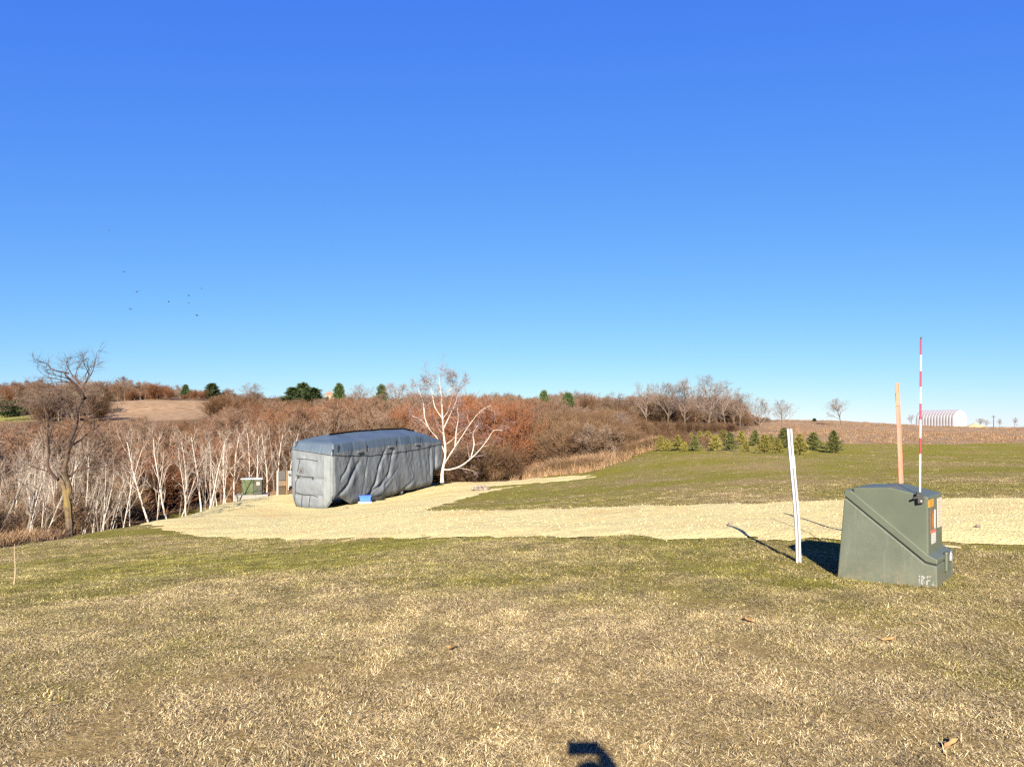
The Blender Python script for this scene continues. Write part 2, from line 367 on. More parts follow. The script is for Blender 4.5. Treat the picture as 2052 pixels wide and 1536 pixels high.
def fill(n, xlo, xhi, ylo, yhi, s0, s1):
    x = xlo+(xhi-xlo)*r.rand(n); y = ylo+(yhi-ylo)*r.rand(n); ok = (np.abs(x) < y*.74+1.0) & (roadf(x, y) < -.02+.42*r.rand(n)**4) & (mownf(x, y) > 0)
    x, y = x[ok], y[ok]; pts.append(np.stack([x, y, s0+(s1-s0)*r.rand(len(x))], 1))
fill(30000, -7, 7, 2.2, 8, .55, .98); fill(25000, -13, 13, 8, 15, .75, 1.2); fill(12000, -17, 20, 15, 24, .9, 1.4); fill(13000, -20, 45, 24, 72, .9, 1.4)
PTS = np.concatenate(pts); x, y, s = PTS.T
# keep clear of the transformer's footprint
bx0 = np.array([3.42, 8.11]); du = np.array([.77, -.64]); dv = np.array([.64, .77]); rel = np.stack([x, y], 1)-bx0; uu = rel@du; vv = rel@dv
ok = ~((uu > -.04) & (uu < .96) & (vv > -.06) & (vv < .84)); x, y, s = x[ok], y[ok], s[ok]; tt = r.rand(420)*3.46; per = np.array([[0, 0], [.95, 0], [.95, .8], [0, .8], [0, 0]]); acc = np.array([0, .95, 1.75, 2.70, 3.50])
ux = np.interp(tt, acc, per[:, 0]); vx = np.interp(tt, acc, per[:, 1]); ux = ux+np.where(ux > .94, .05, np.where(ux < .01, -.05, 0))+r.randn(420)*.02; vx = vx+np.where(vx < .01, -.05, np.where(vx > .79, .05, 0))
x = np.concatenate([x, bx0[0]+ux*du[0]+vx*dv[0]]); y = np.concatenate([y, bx0[1]+ux*du[1]+vx*dv[1]]); s = np.concatenate([s, .55+.5*r.rand(420)]); n = len(x)
gg = greenf(x, y); gg[-420:] = .55+.4*r.rand(420); kind = np.where((r.rand(n) < .09), 7+r.randint(0, 3, n), r.randint(0, 7, n))
rot = np.stack([(r.rand(n)-.5)*.2, (r.rand(n)-.5)*.2, r.rand(n)*6.283], 1)
hs = .52+.45*fbm(x*.8, y*.8, 3)+.9*vn(x*4.3, y*4.3)**2; hs[-420:] *= 1.4; tone = np.clip(.62+.75*fbm(x*3.1+40, y*3.1, 3)*(.5+vn(x*7, y*7)), .4, 1.35)
scatter('lawn_grass', np.stack([x, y, H(x, y)], 1), rot, np.stack([s, s, s*hs], 1), C_tuft, kind, {'green': gg, 'tone': tone}, 'short dry straw coloured lawn grass with green patches', 'grass')

# ---- tall dry grass along the edges and on the field
M_tall, t = material('tall_dry_grass', 0.85, 0.15); bl = attr(t, 'blade').outputs['Fac']
c = t.mix(bl, (.15, .09, .05), (.31, .22, .135)); c = t.mix(1.0, c, t.mix(t.rnd, (.8, .78, .74), (1.15, 1.1, 1.08)), 'MULTIPLY'); t.set(t.b.inputs['Base Color'], c)
C_tall = proto_collection('tall_grass_kinds', [tuft(40+i, 70, .35, .5, 1.25, .022, .38, M_tall) for i in range(4)]+[tuft(50+i, 50, .55, .15, .55, .03, .6, M_tall) for i in range(4)])
r = rs(9); P1 = []; K = []
a = g2(1130, 950); 
edge = [g2(1120, 951), g2(1190, 944), g2(1250, 921), g2(1300, 904), g2(1340, 897)]
for i in range(900):
    k = r.rand()*(len(edge)-1); j = int(k); f_ = k-j; ex = edge[j][0]*(1-f_)+edge[j+1][0]*f_; ey = edge[j][1]*(1-f_)+edge[j+1][1]*f_
    off = abs(r.randn())*2.2; P1.append((ex-off*.5+r.randn()*.4, ey+off+.3, .7+.7*r.rand())); K.append(r.randint(0, 4))
yy = 68+190*r.rand(11000)**1.7; xx = -5+190*r.rand(11000); ok = (xx < yy*.75+4) & (inpoly(xx, yy, FIELD_R) > -1) & (mownf(xx, yy) < .3)
for a_, b_ in zip(xx[ok], yy[ok]): P1.append((a_, b_, .4+.75*r.rand()**1.5)); K.append(4+r.randint(0, 4))
for i in range(1100):                                             # weeds along the wood's edge on the left
    k = r.rand()*6; pl = LAWN_EDGE[:7]; j = int(k); f_ = k-j; ex = pl[j][0]*(1-f_)+pl[min(j+1, 6)][0]*f_; ey = pl[j][1]*(1-f_)+pl[min(j+1, 6)][1]*f_
    off = abs(r.randn())*1.6; P1.append((ex-off*.9-.3, ey+off*.5, .25+.4*r.rand())); K.append(r.randint(0, 8))
P1 = np.array(P1); n = len(P1); s = P1[:, 2]
scatter('tall_dry_grass', np.stack([P1[:, 0], P1[:, 1], H(P1[:, 0], P1[:, 1])-.02], 1), np.stack([np.zeros(n), np.zeros(n), r.rand(n)*6.28], 1), np.stack([s, s, s], 1), C_tall, K, {}, 'tall tan weeds and grass on the rough field and wood edge', 'grass')

# ---- loose stones on the drive
M_stone = simple('limestone', (.46, .40, .21), (.40, .34, .165), 30, .9, .2, vary=.25)
def pebble(seed):
    rr = rs(seed); bm = bmesh.new(); bmesh.ops.create_icosphere(bm, subdivisions=1, radius=1)
    for v in bm.verts: v.co = Vector((v.co.x*(.8+.5*rr.rand()), v.co.y*(.7+.4*rr.rand()), v.co.z*(.5+.3*rr.rand())))
    me = bpy.data.meshes.new('pebble'); bm.to_mesh(me); bm.free(); me.materials.append(M_stone); return me
r = rs(12); n = 16000; x = -12+34*r.rand(n); y = 9+22*r.rand(n)**1.3; f_ = roadf(x, y); ok = (f_ > -.25*r.rand(n)) & (np.abs(x) < y*.75+1); x, y, f_ = x[ok], y[ok], f_[ok]; n = len(x)
s = .006+.012*r.rand(n)**2
scatter('loose_gravel', np.stack([x, y, H(x, y)+.012+.045*np.clip(f_/.5, 0, 1)+s*.3], 1), r.rand(n, 3)*6.28, np.stack([s, s, s], 1), proto_collection('pebble_kinds', [pebble(i) for i in range(5)]), r.randint(0, 5, n), {}, 'loose pale limestone gravel strewn over the driveway', 'gravel')

# ------------------------------------------------------------------ bare trees
def nrm(v):
    q = math.sqrt(v[0]*v[0]+v[1]*v[1]+v[2]*v[2])+1e-9; return v/q
def crs(a, b): return np.array([a[1]*b[2]-a[2]*b[1], a[2]*b[0]-a[0]*b[2], a[0]*b[1]-a[1]*b[0]])
class TB:
    def __init__(s): s.v = []; s.f = []
    def tube(s, pts, rad, n):
        b = len(s.v); k = len(pts)
        for i in range(k):
            t_ = nrm(pts[min(i+1, k-1)]-pts[max(i-1, 0)]); a = nrm(crs(t_, (.31, .87, .39))); c = crs(t_, a)
            for j in range(n):
                an = 6.2832*j/n; s.v.append(pts[i]+(a*math.cos(an)+c*math.sin(an))*rad[i])
        for i in range(k-1):
            for j in range(n): s.f.append((b+i*n+j, b+i*n+(j+1) % n, b+(i+1)*n+(j+1) % n, b+(i+1)*n+j))
    def twig(s, p, d, L, w, r):
        sd_ = nrm(crs(d, r.randn(3)))*w*.5; b = len(s.v); m = p+d*L*.55+r.randn(3)*L*.07
        s.v += [p-sd_, p+sd_, m+sd_*.7, m-sd_*.7, p+d*L]; s.f += [(b, b+1, b+2, b+3), (b+3, b+2, b+4)]
    def mesh(s, name, mat):
        me = bpy.data.meshes.new(name); me.from_pydata([tuple(v) for v in s.v], [], s.f); me.update(); me.materials.append(mat); return me
def grow(tr, cr, p, d, L, r0, lv, c, r):
    ns = c['seg'][lv]; pts = [p]; dirs = [d]; dd = d.copy()
    for i in range(ns):
        dd = nrm(dd+r.randn(3)*c['jit'][lv]+np.array([0, 0, c['up'][lv]])); pts.append(pts[-1]+dd*L/ns); dirs.append(dd)
    rad = [r0*(1-(1-c['tip'][lv])*i/ns) for i in range(ns+1)]
    (tr if lv < c['trunk'] else cr).tube(pts, rad, c['sides'][lv]); spread(tr, cr, pts, dirs, rad, L, lv, c, r)
def spread(tr, cr, pts, dirs, rad, L, lv, c, r, nch=None):
    ns = len(pts)-1
    if lv+1 < len(c['seg']):
        n = nch or c['n'][lv]; ph = r.rand()*6.28
        for k in range(n):
            t_ = c['start'][lv]+(1-c['start'][lv])*(k+r.rand())/n; q = min(t_*ns, ns-1e-3); i = int(q); f_ = q-i
            p = pts[i]*(1-f_)+pts[i+1]*f_; d = dirs[i+1]; a = nrm(crs(d, (.13, .55, .2))); b = crs(d, a); ph += 2.4+r.randn()*.5
            an = math.radians(c['ang'][lv]*(.75+.5*r.rand())); q2 = a*math.cos(ph)+b*math.sin(ph); d2 = nrm(d*math.cos(an)+q2*math.sin(an))
            ll = L*c['ratio'][lv]*(1.15-.65*t_)*(.7+.6*r.rand()); grow(tr, cr, p, d2, ll, max(c['minr'], min(rad[min(i, ns)]*.62, ll*c['thick'])), lv+1, c, r)
    else:
        for k in range(c['tw']):
            t_ = .1+.9*r.rand(); q = min(t_*ns, ns-1e-3); i = int(q); f_ = q-i
            cr.twig(pts[i]*(1-f_)+pts[i+1]*f_, nrm(dirs[i+1]+r.randn(3)*c['twang']+np.array([0, 0, c['twup']])), c['twl']*(.5+r.rand()), c['tww'], r)
UP = np.array([0, 0, 1.])
CF = {
 'tree': dict(seg=[5, 4, 3, 2], jit=[.07, .12, .16, .2], up=[.05, .06, .05, .03], tip=[.25, .3, .35, .4], trunk=1, sides=[6, 4, 3, 3], n=[13, 7, 5], start=[.28, .25, .2], ang=[48, 42, 40], ratio=[.62, .55, .5], thick=.03, minr=.012, tw=6, twang=.45, twup=.12, twl=.55, tww=.026),
 'shrub': dict(seg=[4, 3, 2], jit=[.14, .18, .22], up=[.06, .05, .03], tip=[.3, .35, .4], trunk=0, sides=[4, 3, 3], n=[9, 6], start=[.22, .2], ang=[34, 34], ratio=[.5, .5], thick=.02, minr=.012, tw=5, twang=.42, twup=.2, twl=.85, tww=.028),
 'birch': dict(seg=[7, 4, 3], jit=[.07, .11, .15], up=[.05, .10, .08], tip=[.22, .3, .3], trunk=1, sides=[6, 4, 3], n=[10, 5], start=[.26, .3], ang=[36, 34], ratio=[.40, .45], thick=.018, minr=.010, tw=5, twang=.4, twup=.1, twl=.4, tww=.012),
}
def shrub_mesh(seed, h, spread_, nst, mat, **kw):
    r = rs(seed); c = dict(CF['shrub'], **kw); tb = TB()
    for k in range(nst):
        a = r.rand()*6.28; s_ = spread_*(.15+.85*r.rand()); d = nrm(np.array([math.cos(a)*s_, math.sin(a)*s_, 1.])); grow(tb, tb, np.array([math.cos(a)*.3*s_, math.sin(a)*.3*s_, -.2]), d, h*(.65+.4*r.rand()), h*.009+.008, 0, c, r)
    return tb.mesh('shrub', mat)
def tree_meshes(seed, h, mt, mc, kind='tree', lean=(0, 0), r0=None, **kw):
    r = rs(seed); c = dict(CF[kind], **kw); a, b = TB(), TB(); grow(a, b, np.array([0, 0, -.3]), nrm(np.array([lean[0], lean[1], 1.])), h*.86, r0 or h*.018, 0, c, r)
    return a.mesh('trunk', mt), b.mesh('crown', mc)

def wood_mat(name, c1, c2, c3):
    m, t = material(name, .9, .1)
    c = t.mix(t.rnd, c1, c2); ti = attr(t, 'tint', 'INSTANCER').outputs['Fac']; c = t.mix(ti, c, c3)
    t.set(t.b.inputs['Base Color'], c); return m
M_brush = wood_mat('brush_twigs', (.056, .032, .018), (.122, .077, .045), (.138, .053, .025))
M_greyw = wood_mat('grey_twigs', (.095, .067, .050), (.17, .127, .098), (.15, .078, .045))
M_willow = simple('willow_twigs', (.165, .070, .034), (.12, .050, .025), 1.2, .85, .15)
M_bark = simple('grey_bark', (.115, .09, .07), (.06, .045, .033), 9, .95, .1, .5, 30)
M_twig = simple('grey_brown_twigs', (.17, .135, .12), (.12, .09, .078), 2, .9, .1, vary=.2)
M_twig_red = simple('red_brown_twigs', (.27, .155, .10), (.20, .105, .07), 2, .9, .1, vary=.2)
M_birch, t = material('birch_bark', .75, .25)
mp = t.new('ShaderNodeMapping'); mp.inputs['Scale'].default_value = (1, 1, 7); t.l.new(t.obj, mp.inputs[0])
c = t.mix(t.ramp(t.noise(mp.outputs[0], 2.2, 4, .7), .54, .66), (.42, .385, .34), (.08, .062, .052)); t.set(t.b.inputs['Base Color'], c)
M_birch_tw = simple('birch_branches', (.33, .29, .25), (.115, .085, .068), 1.3, .8, .2, vary=.12)
M_birch_fine = simple('birch_fine_twigs', (.175, .13, .13), (.12, .082, .08), 2, .9, .1)

# far and middle wood: one mass of leafless brush on the valley slopes
protos = [shrub_mesh(100+i, 5.2, .55, 13, M_brush) for i in range(4)]+[shrub_mesh(110+i, 4.0, .8, 12, M_brush, twl=.6) for i in range(2)]
def joined(a, b):
    me = bpy.data.meshes.new('bare_tree'); va = [v.co[:] for v in a.vertices]; vb = [v.co[:] for v in b.vertices]; k = len(va)
    me.from_pydata(va+vb, [], [tuple(p.vertices) for p in a.polygons]+[tuple(i+k for i in p.vertices) for p in b.polygons]); me.update(); me.materials.append(M_greyw); return me
M_stem = wood_mat('pale_stems', (.085, .07, .058), (.19, .165, .14), (.14, .10, .08))
def stems_mesh(seed):
    r = rs(seed); tb = TB(); c = dict(CF['birch'], n=[5, 3], tw=3, tww=.016, twl=.6, start=[.35, .3], ratio=[.30, .45])
    for k in range(5):
        a = r.rand()*6.28; d = nrm(np.array([.16*r.randn(), .16*r.randn(), 1.])); grow(tb, tb, np.array([1.2*r.randn(), 1.2*r.randn(), -.3]), d, 5.2*(.7+.45*r.rand()), .035+.02*r.rand(), 0, c, r)
    return tb.mesh('stems', M_stem)
protos += [joined(*tree_meshes(120+i, 9.0, M_greyw, M_greyw, tww=.04, twl=.7)) for i in range(3)]
protos += [stems_mesh(140+i) for i in range(3)]
C_wood = proto_collection('brush_kinds', protos)
r = rs(21); W = []; tries = 0
def topline(px):     # how tall the wood may stand against the sky (picture row of its skyline)
    return np.interp(px, [-400, 0, 100, 200, 250, 300, 350, 440, 545, 560, 640, 700, 780, 830, 1000, 1060, 1170, 1230, 1290, 1480, 1500, 1600], [765, 765, 762, 760, 757, 766, 778, 783, 797, 801, 801, 796, 797, 795, 793, 797, 792, 802, 792, 800, 830, 850])
XY = []
for (ya, yb, n, pmin) in ((58, 85, 420, -140), (85, 130, 520, -200), (130, 200, 700, -260), (200, 290, 800, -260), (290, 420, 800, -260)):
    y = ya+(yb-ya)*r.rand(n*3); px = pmin+(1560-pmin)*r.rand(n*3); XY.append(np.stack([(px-CX)/F*y, y], 1)[:n])
XY = np.concatenate(XY)
nv = 330; XY = np.concatenate([XY, np.stack([-55+52*r.rand(nv), 22+48*r.rand(nv)], 1)])       # gully on the left
x, y = XY.T; mo = mownf(x, y); fl = np.maximum(np.maximum(inpoly(x, y, FIELD_L), inpoly(x, y, FIELD_G)), inpoly(x, y, FIELD_R)); hh = H(x, y); px = CX+F*x/y
x2, y2 = np.array([-8.86, 38.]), None
ok = (mo < -1.6) & (fl < 1.0) & (px < 1540) & ~((y < 62) & (px > 1100)) & ~((y < 78) & (px > 780) & (px < 1040))
x, y, hh, px = x[ok], y[ok], hh[ok], px[ok]; n = len(x)
tl = topline(px)
tl = np.where((y < 213), np.maximum(tl, np.interp(px, [-300, 60, 130, 420, 460, 560, 640, 780], [850, 850, 846, 843, 815, 808, 800, 790])), tl)
tl = np.where((y < 160), np.maximum(tl, np.interp(px, [900, 1050, 1250, 1290, 1480, 1560], [790, 812, 825, 842, 846, 868])), tl)
tl = np.where((y < 110), np.maximum(tl, np.interp(px, [1000, 1100, 1250, 1290, 1500], [805, 835, 850, 858, 875])), tl)
tl = np.where((y < 108) & (px > 815) & (px < 1055), np.maximum(tl, 885), tl)
tl = tl+14*(r.rand(n)**2)-7*(r.rand(n) < .10)*(px < 1280)
zt = EYE+(HZ-tl)/F*y                                        # the skyline's height at that distance
room = zt-hh
kind = np.where(y < 130, np.where(r.rand(n) < .85, r.randint(0, 6, n), 6+r.randint(0, 3, n)), np.where(r.rand(n) < .55, r.randint(0, 4, n), 6+r.randint(0, 3, n)))
kind = np.where((r.rand(n) < np.where(y < 62, .30, np.where(y < 120, .20, .08))) & (px < 900), 9+r.randint(0, 3, n), kind)
base_h = np.where(kind >= 9, 5.6, np.where(kind >= 6, 9.0, np.where(kind >= 4, 4.0, 5.2)))
want = np.where(kind >= 6, 6+5*r.rand(n), 3.2+3.2*r.rand(n))
want = np.where(kind >= 9, 4+3*r.rand(n), np.where(y < 58, 1.4+1.8*r.rand(n), want))
s = np.minimum(want, room*(.8+.25*r.rand(n)))/base_h
ok = s*base_h > 1.0; x, y, hh, s, kind, px = x[ok], y[ok], hh[ok], s[ok], kind[ok], px[ok]; n = len(x)
tint = np.clip((fbm(x*.03+2, y*.03, 3)-.5)*2.6+.05+.45*np.exp(-((px-520)/160)**2)*(y < 190)-.35*(px > 1060), 0, 1)
scatter('leafless_wood', np.stack([x, y, hh-.1], 1), np.stack([np.zeros(n), np.zeros(n), r.rand(n)*6.28], 1), np.stack([s*1.15, s*1.15, s], 1), C_wood, kind, {'tint': tint}, 'mass of leafless brown brush covering the valley and far slopes', 'wood')

def place_tree(name, meshes, label, cat, x, y, h, base, rz, group=None, z=None, sx=1.0, part2='crown'):
    t_ = thing(name, label, cat, (x, y, hz(x, y) if z is None else z), rz, group); s_ = h/base; t_.scale = (s_*sx, s_*sx, s_)
    for nm, me in zip(('trunk', part2), meshes):
        o = bpy.data.objects.new(nm, me); COL.objects.link(o); o.parent = t_
    return t_

# trees of their own on the right-hand skyline and slope
pt = [tree_meshes(200+i, 10.0, M_bark, M_twig, n=[14, 7, 5], ang=[40, 38, 36], tww=.020, twl=.65, tw=5) for i in range(4)]
sl = [  # px, top row, base row, distance, sx, label
 (1298, 776, 866, 150, .7, 'thin bare tree at the left end of the tall trees on the skyline'),
 (1338, 770, 868, 150, .95, 'tall grey bare tree, second of the tall trees from the left'),
 (1372, 773, 868, 146, .9, 'grey bare tree just left of the tallest pale tree'),
 (1421, 763, 868, 138, .9, 'tallest pale leafless tree standing above the row of young spruces'),
 (1456, 782, 868, 145, .9, 'bare dark tree just right of the tallest pale tree'),
 (1483, 788, 868, 150, .75, 'small bare tree closing the clump of tall trees on its right'),
 (1523, 806, 868, 118, 1.0, 'round bare tree in the dry field behind the young spruces, left of two'),
 (1567, 807, 866, 118, .9, 'round bare tree in the dry field behind the young spruces, right of two'),
 (1686, 804, 853, 170, 1.1, 'lone round leafless tree on the field horizon left of the orange post'),
 (1170, 787, 850, 175, 1.1, 'broad dark bare tree on the wooded skyline right of centre'),
 (1235, 795, 855, 170, 1.1, 'bare tree on the wooded skyline left of the tall trees'),
 (1245, 830, 905, 92, 1.0, 'dark leaning bare tree at the wood edge above the tall tan grass'),
 (735, 778, 826, 235, 1.2, 'pale bare tree on the skyline above the covered trailer'),
 (800, 770, 826, 235, 1.2, 'rounded pale bare tree on the skyline left of the big birch'),
 (505, 772, 806, 300, 1.4, 'broad bare tree on the far ridge left of the pines'),
]
for i, (p_, top, bas, Y, sx, lab) in enumerate(sl):
    x, y, _ = PX(p_, 0, Y); z = hz(x, y); h = EYE+(HZ-top)/F*Y-z; place_tree('bare_tree', pt[i % 4], lab, 'tree', x, y, h*1.03, 9.9, i*1.7, 'bare trees on the skyline', z, sx*1.25)

# orange willows behind the big birch
pw = [shrub_mesh(230+i, 5.0, .62, 16, M_willow, tw=7, tww=.035, n=[10, 6]) for i in range(2)]
for i, (p_, top, Y, sx, lab) in enumerate([(985, 789, 96, .95, 'dense orange willow rising right behind the big white birch'), (905, 787, 100, .95, 'dense orange willow straight behind the big white birch'), (845, 795, 104, .8, 'orange willow behind the nose of the covered trailer'), (1030, 806, 92, .7, 'low orange willow at the right end of the willow clump')]):
    x, y, _ = PX(p_, 0, Y); z = hz(x, y); h = EYE+(HZ-top)/F*Y-z
    t_ = thing('willow_tree', lab, 'tree', (x, y, z), i*2.1, 'orange willows'); s_ = h/6.2; t_.scale = (s_*sx, s_*sx, s_); o = bpy.data.objects.new('crown', pw[i % 2]); COL.objects.link(o); o.parent = t_

# ---- conifers
def conifer(seed, h, rad, mt, mn, tiers, per, dens=14, droop=.1, shape=1.0, nw=.03, nl=.16, bare=.06):
    r = rs(seed); a, b = TB(), TB(); a.tube([np.array([0, 0, -.15]), np.array([0, 0, h*.5]), np.array([0, 0, h*.97])], [h*.018+.01, h*.011, .004], 6)
    for k in range(tiers):
        f_ = (k+.5)/tiers; z = h*(bare+(1-bare)*f_); R = rad*(1-f_)**shape*(.8+.35*r.rand())+.04*rad
        for j in range(per):
            an = 6.283*(j+r.rand())/per; rr = R*(.75+.4*r.rand()); d = np.array([math.cos(an), math.sin(an), .28-droop*2*(1-f_)+.15*r.randn()]); p0 = np.array([0, 0, z+r.randn()*h*.015]); p1 = p0+nrm(d)*rr
            a.tube([p0, p1], [.012*h*.4, .003], 3)
            for q in range(dens):
                u = .12+.88*r.rand(); p = p0*(1-u)+p1*u; dd = nrm(nrm(d)*.55+r.randn(3)*.6+np.array([0, 0, .12])); b.twig(p, dd, nl*(.6+.8*r.rand()), nw*(.7+.6*r.rand()), r)
    return a.mesh('trunk', mt), b.mesh('needles', mn)
def needle_mat(name, c1, c2, v=.25):
    m, t = material(name, .7, .25); n_ = t.noise(t.obj, 7, 3); c = t.mix(t.ramp(n_, .35, .65), c1, c2); c = t.mix(1.0, c, t.mix(t.rnd, (1-v,)*3, (1+v,)*3), 'MULTIPLY'); t.set(t.b.inputs['Base Color'], c); return m
M_spruce = needle_mat('spruce_needles', (.040, .058, .016), (.115, .115, .026)); M_spruce_y = needle_mat('yellowed_spruce_needles', (.10, .098, .018), (.19, .16, .035)); M_pine = needle_mat('pine_needles', (.020, .040, .014), (.05, .074, .02)); 
ps_ = [conifer(300+i, 2.0, (.85, .98, .9, 1.1)[i], M_bark, M_spruce if i % 2 else M_spruce_y, 12, 9, 24, nw=.05, nl=.19, shape=(.8, .9, .7, .85)[i]) for i in range(4)]
SPR = [(1324, 901, 25), (1337, 902, 20), (1358, 902, 26), (1372, 904, 17), (1385, 890, 20), (1392, 903, 27), (1403, 889, 22), (1419, 886, 20), (1434, 903, 29), (1449, 889, 24), (1463, 903, 33), (1486, 889, 23), (1495, 905, 19), (1513, 892, 27), (1532, 908, 33), (1545, 888, 17), (1559, 909, 26), (1571, 897, 35), (1602, 911, 41), (1630, 902, 36), (1671, 907, 44)]
SL = {0: 'small yellow-green spruce at the far left end of the young spruces', 1: 'second young spruce from the left end of the row', 2: 'third young spruce from the left end of the row', 3: 'lowest little spruce near the left end of the row, fourth along', 18: 'large yellow-green young spruce just right of the white post', 19: 'dark bushy young spruce, second from the right end of the row', 20: 'tallest dark young spruce at the right end of the row'}
ORD = ['first', 'second', 'third', 'fourth', 'fifth', 'sixth', 'seventh', 'eighth', 'ninth']; nfr = nre = 0
for i, (p_, b_, hp) in enumerate(SPR):
    g = G(p_, b_); Y = g.y; h = hp/F*Y
    k = (i % 2)*2 if i < 18 else (0 if i == 18 else 1+2*(i % 2))
    if i in (5, 10, 13, 17): k = 1
    front = b_ > 898
    lab = SL.get(i)
    if not lab and front: lab = 'bushy young spruce in the middle of the front row, %s from its left' % ORD[nfr]; nfr += 1
    elif not lab: lab = 'smaller young spruce behind the front row, %s of those from the left' % ORD[nre]; nre += 1
    place_tree('young_spruce', ps_[k], lab, 'spruce', g.x, g.y, h*(1.1 if i < 18 else .98), 2.0, i*1.3, 'young spruces planted on the lawn edge' if i in SL else ('front young spruces' if front else 'rear young spruces'), g.z, 1.15+.3*((i*7) % 5)/5, 'needles')
pp = [conifer(330+i, 9.0, 3.0, M_bark, M_pine, 13, 10, 30, droop=.05, shape=.55, nw=.30, nl=.9, bare=.1) for i in range(2)]
PN = [(587, 779, 800, 255, 1.2, 'shorter pine at the left of the dark pine clump on the ridge'), (607, 771, 800, 258, 1.2, 'tallest pine of the dark pine clump on the ridge'), (625, 780, 800, 255, 1.5, 'low spreading pine at the right of the dark pine clump'), (680, 772, 800, 255, .8, 'lone dark pine on the ridge above the trailer roof'),
      (765, 775, 802, 240, .8, 'lone dark pine on the skyline right of the beige house'), (425, 770, 806, 300, 1.25, 'broad dark evergreen crown on the left ridge'), (372, 772, 806, 300, .8, 'small dark evergreen top on the left ridge'), (1138, 793, 840, 165, .65, 'dark evergreen among the bare trees right of centre'), (1090, 787, 838, 190, .5, 'narrow dark evergreen top above the wood right of centre'),
      (1632, 838, 853, 190, 1.6, 'low dark evergreen left of the lone field tree')]
for i, (p_, top, bas, Y, sx, lab) in enumerate(PN):
    x, y, _ = PX(p_, 0, Y); z = hz(x, y); h = EYE+(HZ-top)/F*Y-z; place_tree('pine_tree', pp[i % 2], lab, 'pine', x, y, h, 8.8, i*1.9, 'evergreens on the skyline', z, sx*1.5*min(1, 7/h), 'needles')
for i, p_ in enumerate((8, 28, 46, 60)):
    x, y, _ = PX(p_, 0, 236+i*3); place_tree('juniper_bush', pp[i % 2], ('dark juniper at the left picture edge on the green far field', 'dark juniper on the far green field, second from the left edge', 'dark juniper on the far green field, third from the left edge', 'dark juniper at the right end of the far green field')[i], 'bush', x, y, 5-.4*i, 8.8, i, 'junipers on the far green field', None, 1.5, 'needles')

# ---- birches in the gully
bp = [tree_meshes(400+i, 7.0, M_birch, M_birch_tw, 'birch', lean=(.04*(i-2), 0), r0=.075) for i in range(5)]
BL = [(302, 1032, 836, 36, -.25, 'white birch leaning left at the tip of the gravel pad'), (337, 1023, 841, 38, -.16, 'forked white birch behind the tip of the gravel pad'), (372, 1018, 852, 39, -.12, 'thin white birch left of the straightest one, beyond the gravel'),
      (403, 1015, 841, 41, .02, 'straightest white birch beyond the gravel pad with upswept branches'), (419, 1014, 847, 41, .2, 'white birch leaning right, beside the straightest one'), (452, 1003, 850, 45, -.08, 'white birch left of the small green transformer'), (470, 1000, 838, 46, .06, 'white birch directly left of the small green transformer pad'),
      (497, 990, 838, 49, -.06, 'white birch behind the small green transformer'), (512, 990, 842, 52, .1, 'second white birch behind the small green transformer'), (534, 988, 836, 50, .05, 'white birch between the small transformer and the meter post'), (556, 985, 840, 53, -.05, 'white birch behind the meter post'), (575, 985, 836, 56, .12, 'white birch half hidden by the rear of the covered trailer'), (640, 960, 840, 58, .1, 'white birch top rising over the trailer roof')]
for i, (p_, b_, top, Y, ln, lab) in enumerate(BL):
    x, y, _ = PX(p_, 0, Y); z = hz(x, y); h = EYE+(HZ-top)/F*Y-z; t_ = place_tree('birch_tree', bp[i % 5], lab, 'birch', x, y, h, 6.9, i*1.1, 'white birches beyond the gravel pad', z, .85 if h < 8 else .75, 'branches'); t_.rotation_euler = (0, ln, 0); t_.rotation_euler.rotate_axis('Z', i*1.1)
r = rs(31)
for i in range(40):
    p_ = -30+285*r.rand() if i < 30 else 240+330*r.rand(); Y = (28+26*r.rand()) if i < 30 else (46+14*r.rand()); x, y, _ = PX(p_, 0, Y)
    if mownf(x, y) > -1.2: x -= 2.2; y += 3
    z = hz(x, y); top = 862+60*r.rand() if i < 30 else 845+40*r.rand(); h = max(2.2, EYE+(HZ-top)/F*y-z)
    t_ = place_tree('birch_tree', bp[r.randint(5)], 'slender pale birch stem in the thicket behind the lichened tree' if i < 30 else 'thin pale birch in the back of the grove beyond the gravel', 'birch', x, y, h, 6.9, 0, 'slender birches in the left thicket' if i < 30 else 'birches in the back of the grove', z, .5, 'branches')
    t_.rotation_euler = (0, (.13 if i < 30 else .05)+.1*r.randn(), 0); t_.rotation_euler.rotate_axis('Z', r.rand()*6.28)

